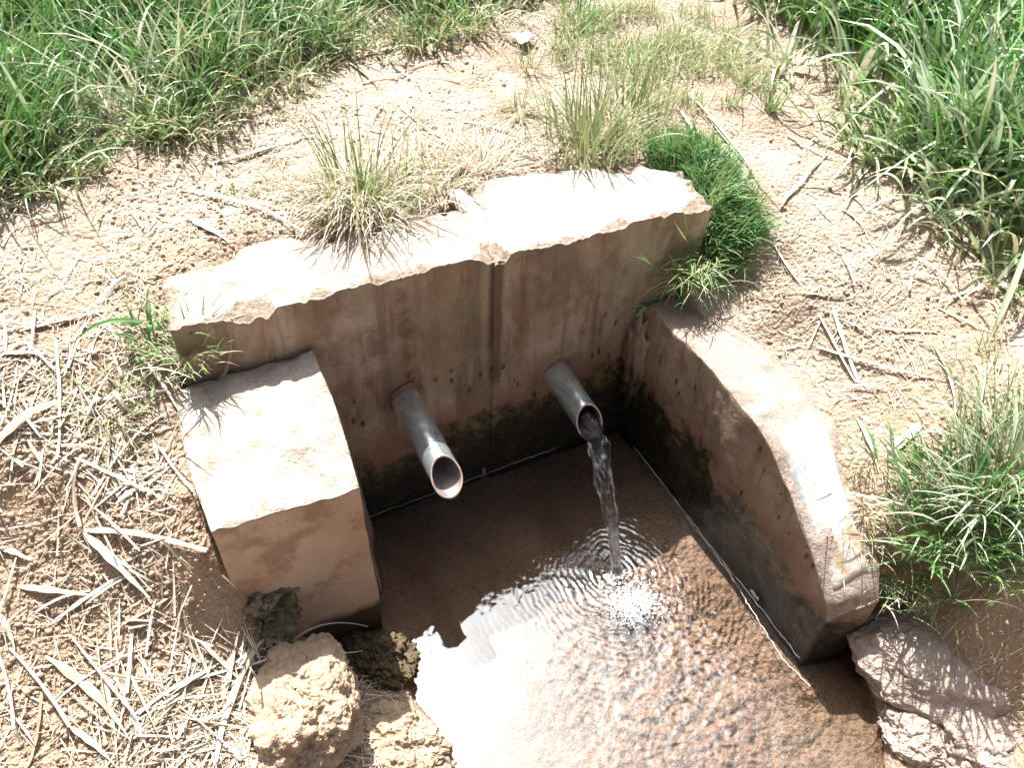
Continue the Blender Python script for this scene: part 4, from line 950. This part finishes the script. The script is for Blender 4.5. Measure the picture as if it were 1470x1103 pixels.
# long thin straws floating along the right wall's foot, and pale strands painting the waterline glint
def strand(name, pts, r_, mat, label, cat, jit=.0015):
    P = []
    for (a, b) in zip(pts[:-1], pts[1:]):
        for u in np.linspace(0, 1, 14, endpoint=False): P.append(np.array(a)*(1-u)+np.array(b)*u)
    P.append(np.array(pts[-1])); P = np.array(P); n = len(P); P[:, :2] += rng.normal(0, jit, (n, 2)); k = 5; V = []
    rr = r_*np.clip(rng.normal(1, .35, n), .3, 2)
    T = np.gradient(P, axis=0); T /= np.linalg.norm(T, axis=1)[:, None]; S = np.cross(T, [0, 0, 1.]); S /= np.linalg.norm(S, axis=1)[:, None]; U_ = np.cross(S, T)
    for j in range(k):
        a = 2*math.pi*j/k; V.append(P+S*(rr*math.cos(a))[:, None]+U_*(rr*math.sin(a))[:, None])
    V = np.stack(V, 1).reshape(-1, 3); g_ = np.arange(n*k).reshape(n, k); r1 = np.roll(g_, -1, 1)
    Fq = np.stack([g_[:-1], r1[:-1], r1[1:], g_[1:]], -1).reshape(-1, 4); A = np.zeros((len(V), 3)); A[:, 1] = .3; A[:, 2] = 1
    c = V.mean(0); o = mesh_np(name, V-c, Fq, mat, attr=A); o.location = tuple(c); tag(o, label, cat)
strand('floating_stem', [at(985, 742, .001), at(1050, 828, .001), at(1085, 885, .001), at(1122, 945, .001), at(1162, 985, .001)], .0011, M_straw, 'long hair-thin stem floating parallel to the right wall', 'stem')
tf = MT('pale_glint'); M_glint = tf.fin((.55, .52, .47), .5)  # pale colour stands in for the meniscus highlight along the walls
strand('waterline_glint', [loc2w(.0, .006, .002), loc2w(.2, .005, .002), loc2w(.42, .005, .002), loc2w(.58, .006, .002)], .0008, M_glint, 'thin pale strand painting the water-edge glint along the foot of the back wall', 'waterline glint', .0013)
strand('waterline_glint', [loc2w(.768, .10, .002), loc2w(.768, .3, .002), loc2w(.765, .5, .002), loc2w(.768, .68, .002), loc2w(.766, .81, .002)], .0012, M_glint, 'thin pale strand painting the water-edge glint along the foot of the right wall', 'waterline glint', .001)
v = stalk((0, 0), (.03, 0), .007, n=8)
c_ = at(1078, 848, .003); d_ = at(1088, 862, .003)
strand('floating_stem', [c_, d_], .0035, M_straw, 'short thick straw bit floating against the right wall', 'stem')

# medium straws, one object each
ZONES = [('fine bleached straw on the soil at the lower left', (-1.25, .45, -.35, 1.1), 125), ('thin straw on the pale dust left of the wall', (-1.5, 1.1, -.7, 1.9), 40),
         ('thin straw on the bare ground behind the wall', (-.9, 1.75, .75, 2.6), 60), ('thin straw on the soil slope right of the box', (.72, 1.25, 1.6, 2.3), 60)]
for lab, (x0, y0, x1, y1), n in ZONES:
    k = 0
    while k < n:
        x, y = rng.uniform(x0, x1), rng.uniform(y0, y1)
        s, t = w2loc(x, y)
        if dpoly(np.array(x), np.array(y), poly) < .06 or (-.36 < s < .98 and -.05 < t < .86): continue
        a = rng.uniform(0, math.pi) if k % 3 else rng.normal(-.9, .4); L = rng.uniform(.06, .17)
        q = (x+L*math.cos(a), y+L*math.sin(a)); s2, t2 = w2loc(*q)
        if dpoly(np.array(q[0]), np.array(q[1]), poly) < .05 or (-.34 < s2 < .98 and -.25 < t2 < .86): continue
        v = stalk((x, y), q, rng.uniform(.002, .0065), rng.uniform(0, .012), rng.normal(0, .025), rng.beta(.6, 3), n=8, leaf=int(rng.random() < .5))
        straw_obj('straw_stalk', *v, lab, 'straw', lab.replace('thin', 'thin').replace('fine', 'fine')); k += 1
# short litter, past counting
def litter(n):
    q = np.stack([rn(n*6, -1.9, 2.0), rn(n*6, .35, 3.3)], 1); s, t_ = w2loc(q[:, 0], q[:, 1])
    pr = np.clip(fbm(q[:, 0]*2.7, q[:, 1]*2.7, 90, 3)*3.2+.42, .05, 1)*np.where((q[:, 0] < -.3) & (q[:, 1] < 1.2), .6, 1)
    ok = (rng.random(len(q)) < pr) & (dpoly(q[:, 0], q[:, 1], poly) > .045)
    for (s0, s1, t0, t1) in [(-.36, .98, -.02, .36), (.74, .99, -.02, .87)]: ok &= ~((s > s0) & (s < s1) & (t_ > t0) & (t_ < t1))
    onw = (s > -.3) & (s < .96) & (t_ < 0) & (t_ > -.3); ok &= ~(onw & (rng.random(len(q)) > np.where(s > .36, .03, .35)))
    q = q[ok][:n]; n = len(q); az = rn(n, 0, 6.3); L = .012+.06*rng.random(n)**2; w = rn(n, .001, .0032)
    z0 = hs(q[:, 0], q[:, 1]); z1 = hs(q[:, 0]+L*np.cos(az), q[:, 1]+L*np.sin(az)); ang = np.arctan2(L, z1-z0+.004)
    v = blades(np.column_stack([q, z0+.003]), az, L, w, ang-.12, .2, rn(n, -.6, .6), 3, np.stack([rng.beta(.9, 1.6, n), rng.random(n)], 1), fold=.4)
    o = mesh_np('straw_litter', v[0], v[1], M_straw, attr=v[2]); tag(o, 'short broken bits of dry straw strewn over the soil', 'straw litter', kind='stuff')
litter(34000)
def mat_litter(n):
    q = np.stack([rn(n*5, -1.5, -.25), rn(n*5, .35, 1.75)], 1); s, t_ = w2loc(q[:, 0], q[:, 1])
    ok = (rng.random(len(q)) < np.clip(fbm(q[:, 0]*3.2, q[:, 1]*3.2, 55, 3)*4+.45, .02, 1)) & (dpoly(q[:, 0], q[:, 1], poly) > .10) & ~((s > -.40) & (s < .1) & (t_ > -.25) & (t_ < .40))
    q = q[ok][:n]; n = len(q); az = rng.normal(.9, 1.1, n); L = rn(n, .03, .13); z0 = tz(q[:, 0], q[:, 1])+.004; z1 = tz(q[:, 0]+L*np.cos(az), q[:, 1]+L*np.sin(az))+.008
    zm = tz(q[:, 0]+L*.5*np.cos(az), q[:, 1]+L*.5*np.sin(az))+.004; z0 = np.maximum(z0, 2*zm-z1)
    v = blades(np.column_stack([q, z0]), az, L, rn(n, .0018, .0055), np.arctan2(L, z1-z0), 0.03, rn(n, -.4, .4), 3, np.stack([rng.beta(.6, 2.6, n), rng.random(n)], 1), fold=.5)
    o = mesh_np('straw_litter', v[0], v[1], M_straw, attr=v[2]); tag(o, 'matted longer bleached straw heaped on the left bank', 'straw litter', kind='stuff')
mat_litter(2300)
def scrap():
    c = at(750, 64, .78); V = []; n = 14
    for i in range(n):
        for j in range(n):
            u, v_ = i/(n-1)-.5, j/(n-1)-.5
            V.append((u*.06*(1+.4*math.sin(6*v_)), v_*.055*(1+.5*math.cos(7*u)), .010*mnoise.noise(Vector((u*5, v_*5, 2)))+.02+.012*abs(u)))
    g_ = np.arange(n*n).reshape(n, n); Fq = np.stack([g_[:-1, :-1], g_[1:, :-1], g_[1:, 1:], g_[:-1, 1:]], -1).reshape(-1, 4)
    t = MT('white_scrap'); o = mesh_np('scrap', V, Fq, t.fin((.8, .8, .76), .6)); o.location = tuple(c)
    md = o.modifiers.new('thick', 'SOLIDIFY'); md.thickness = .0012
    tag(o, 'crumpled white scrap lying on straw near the top edge', 'litter')
scrap()
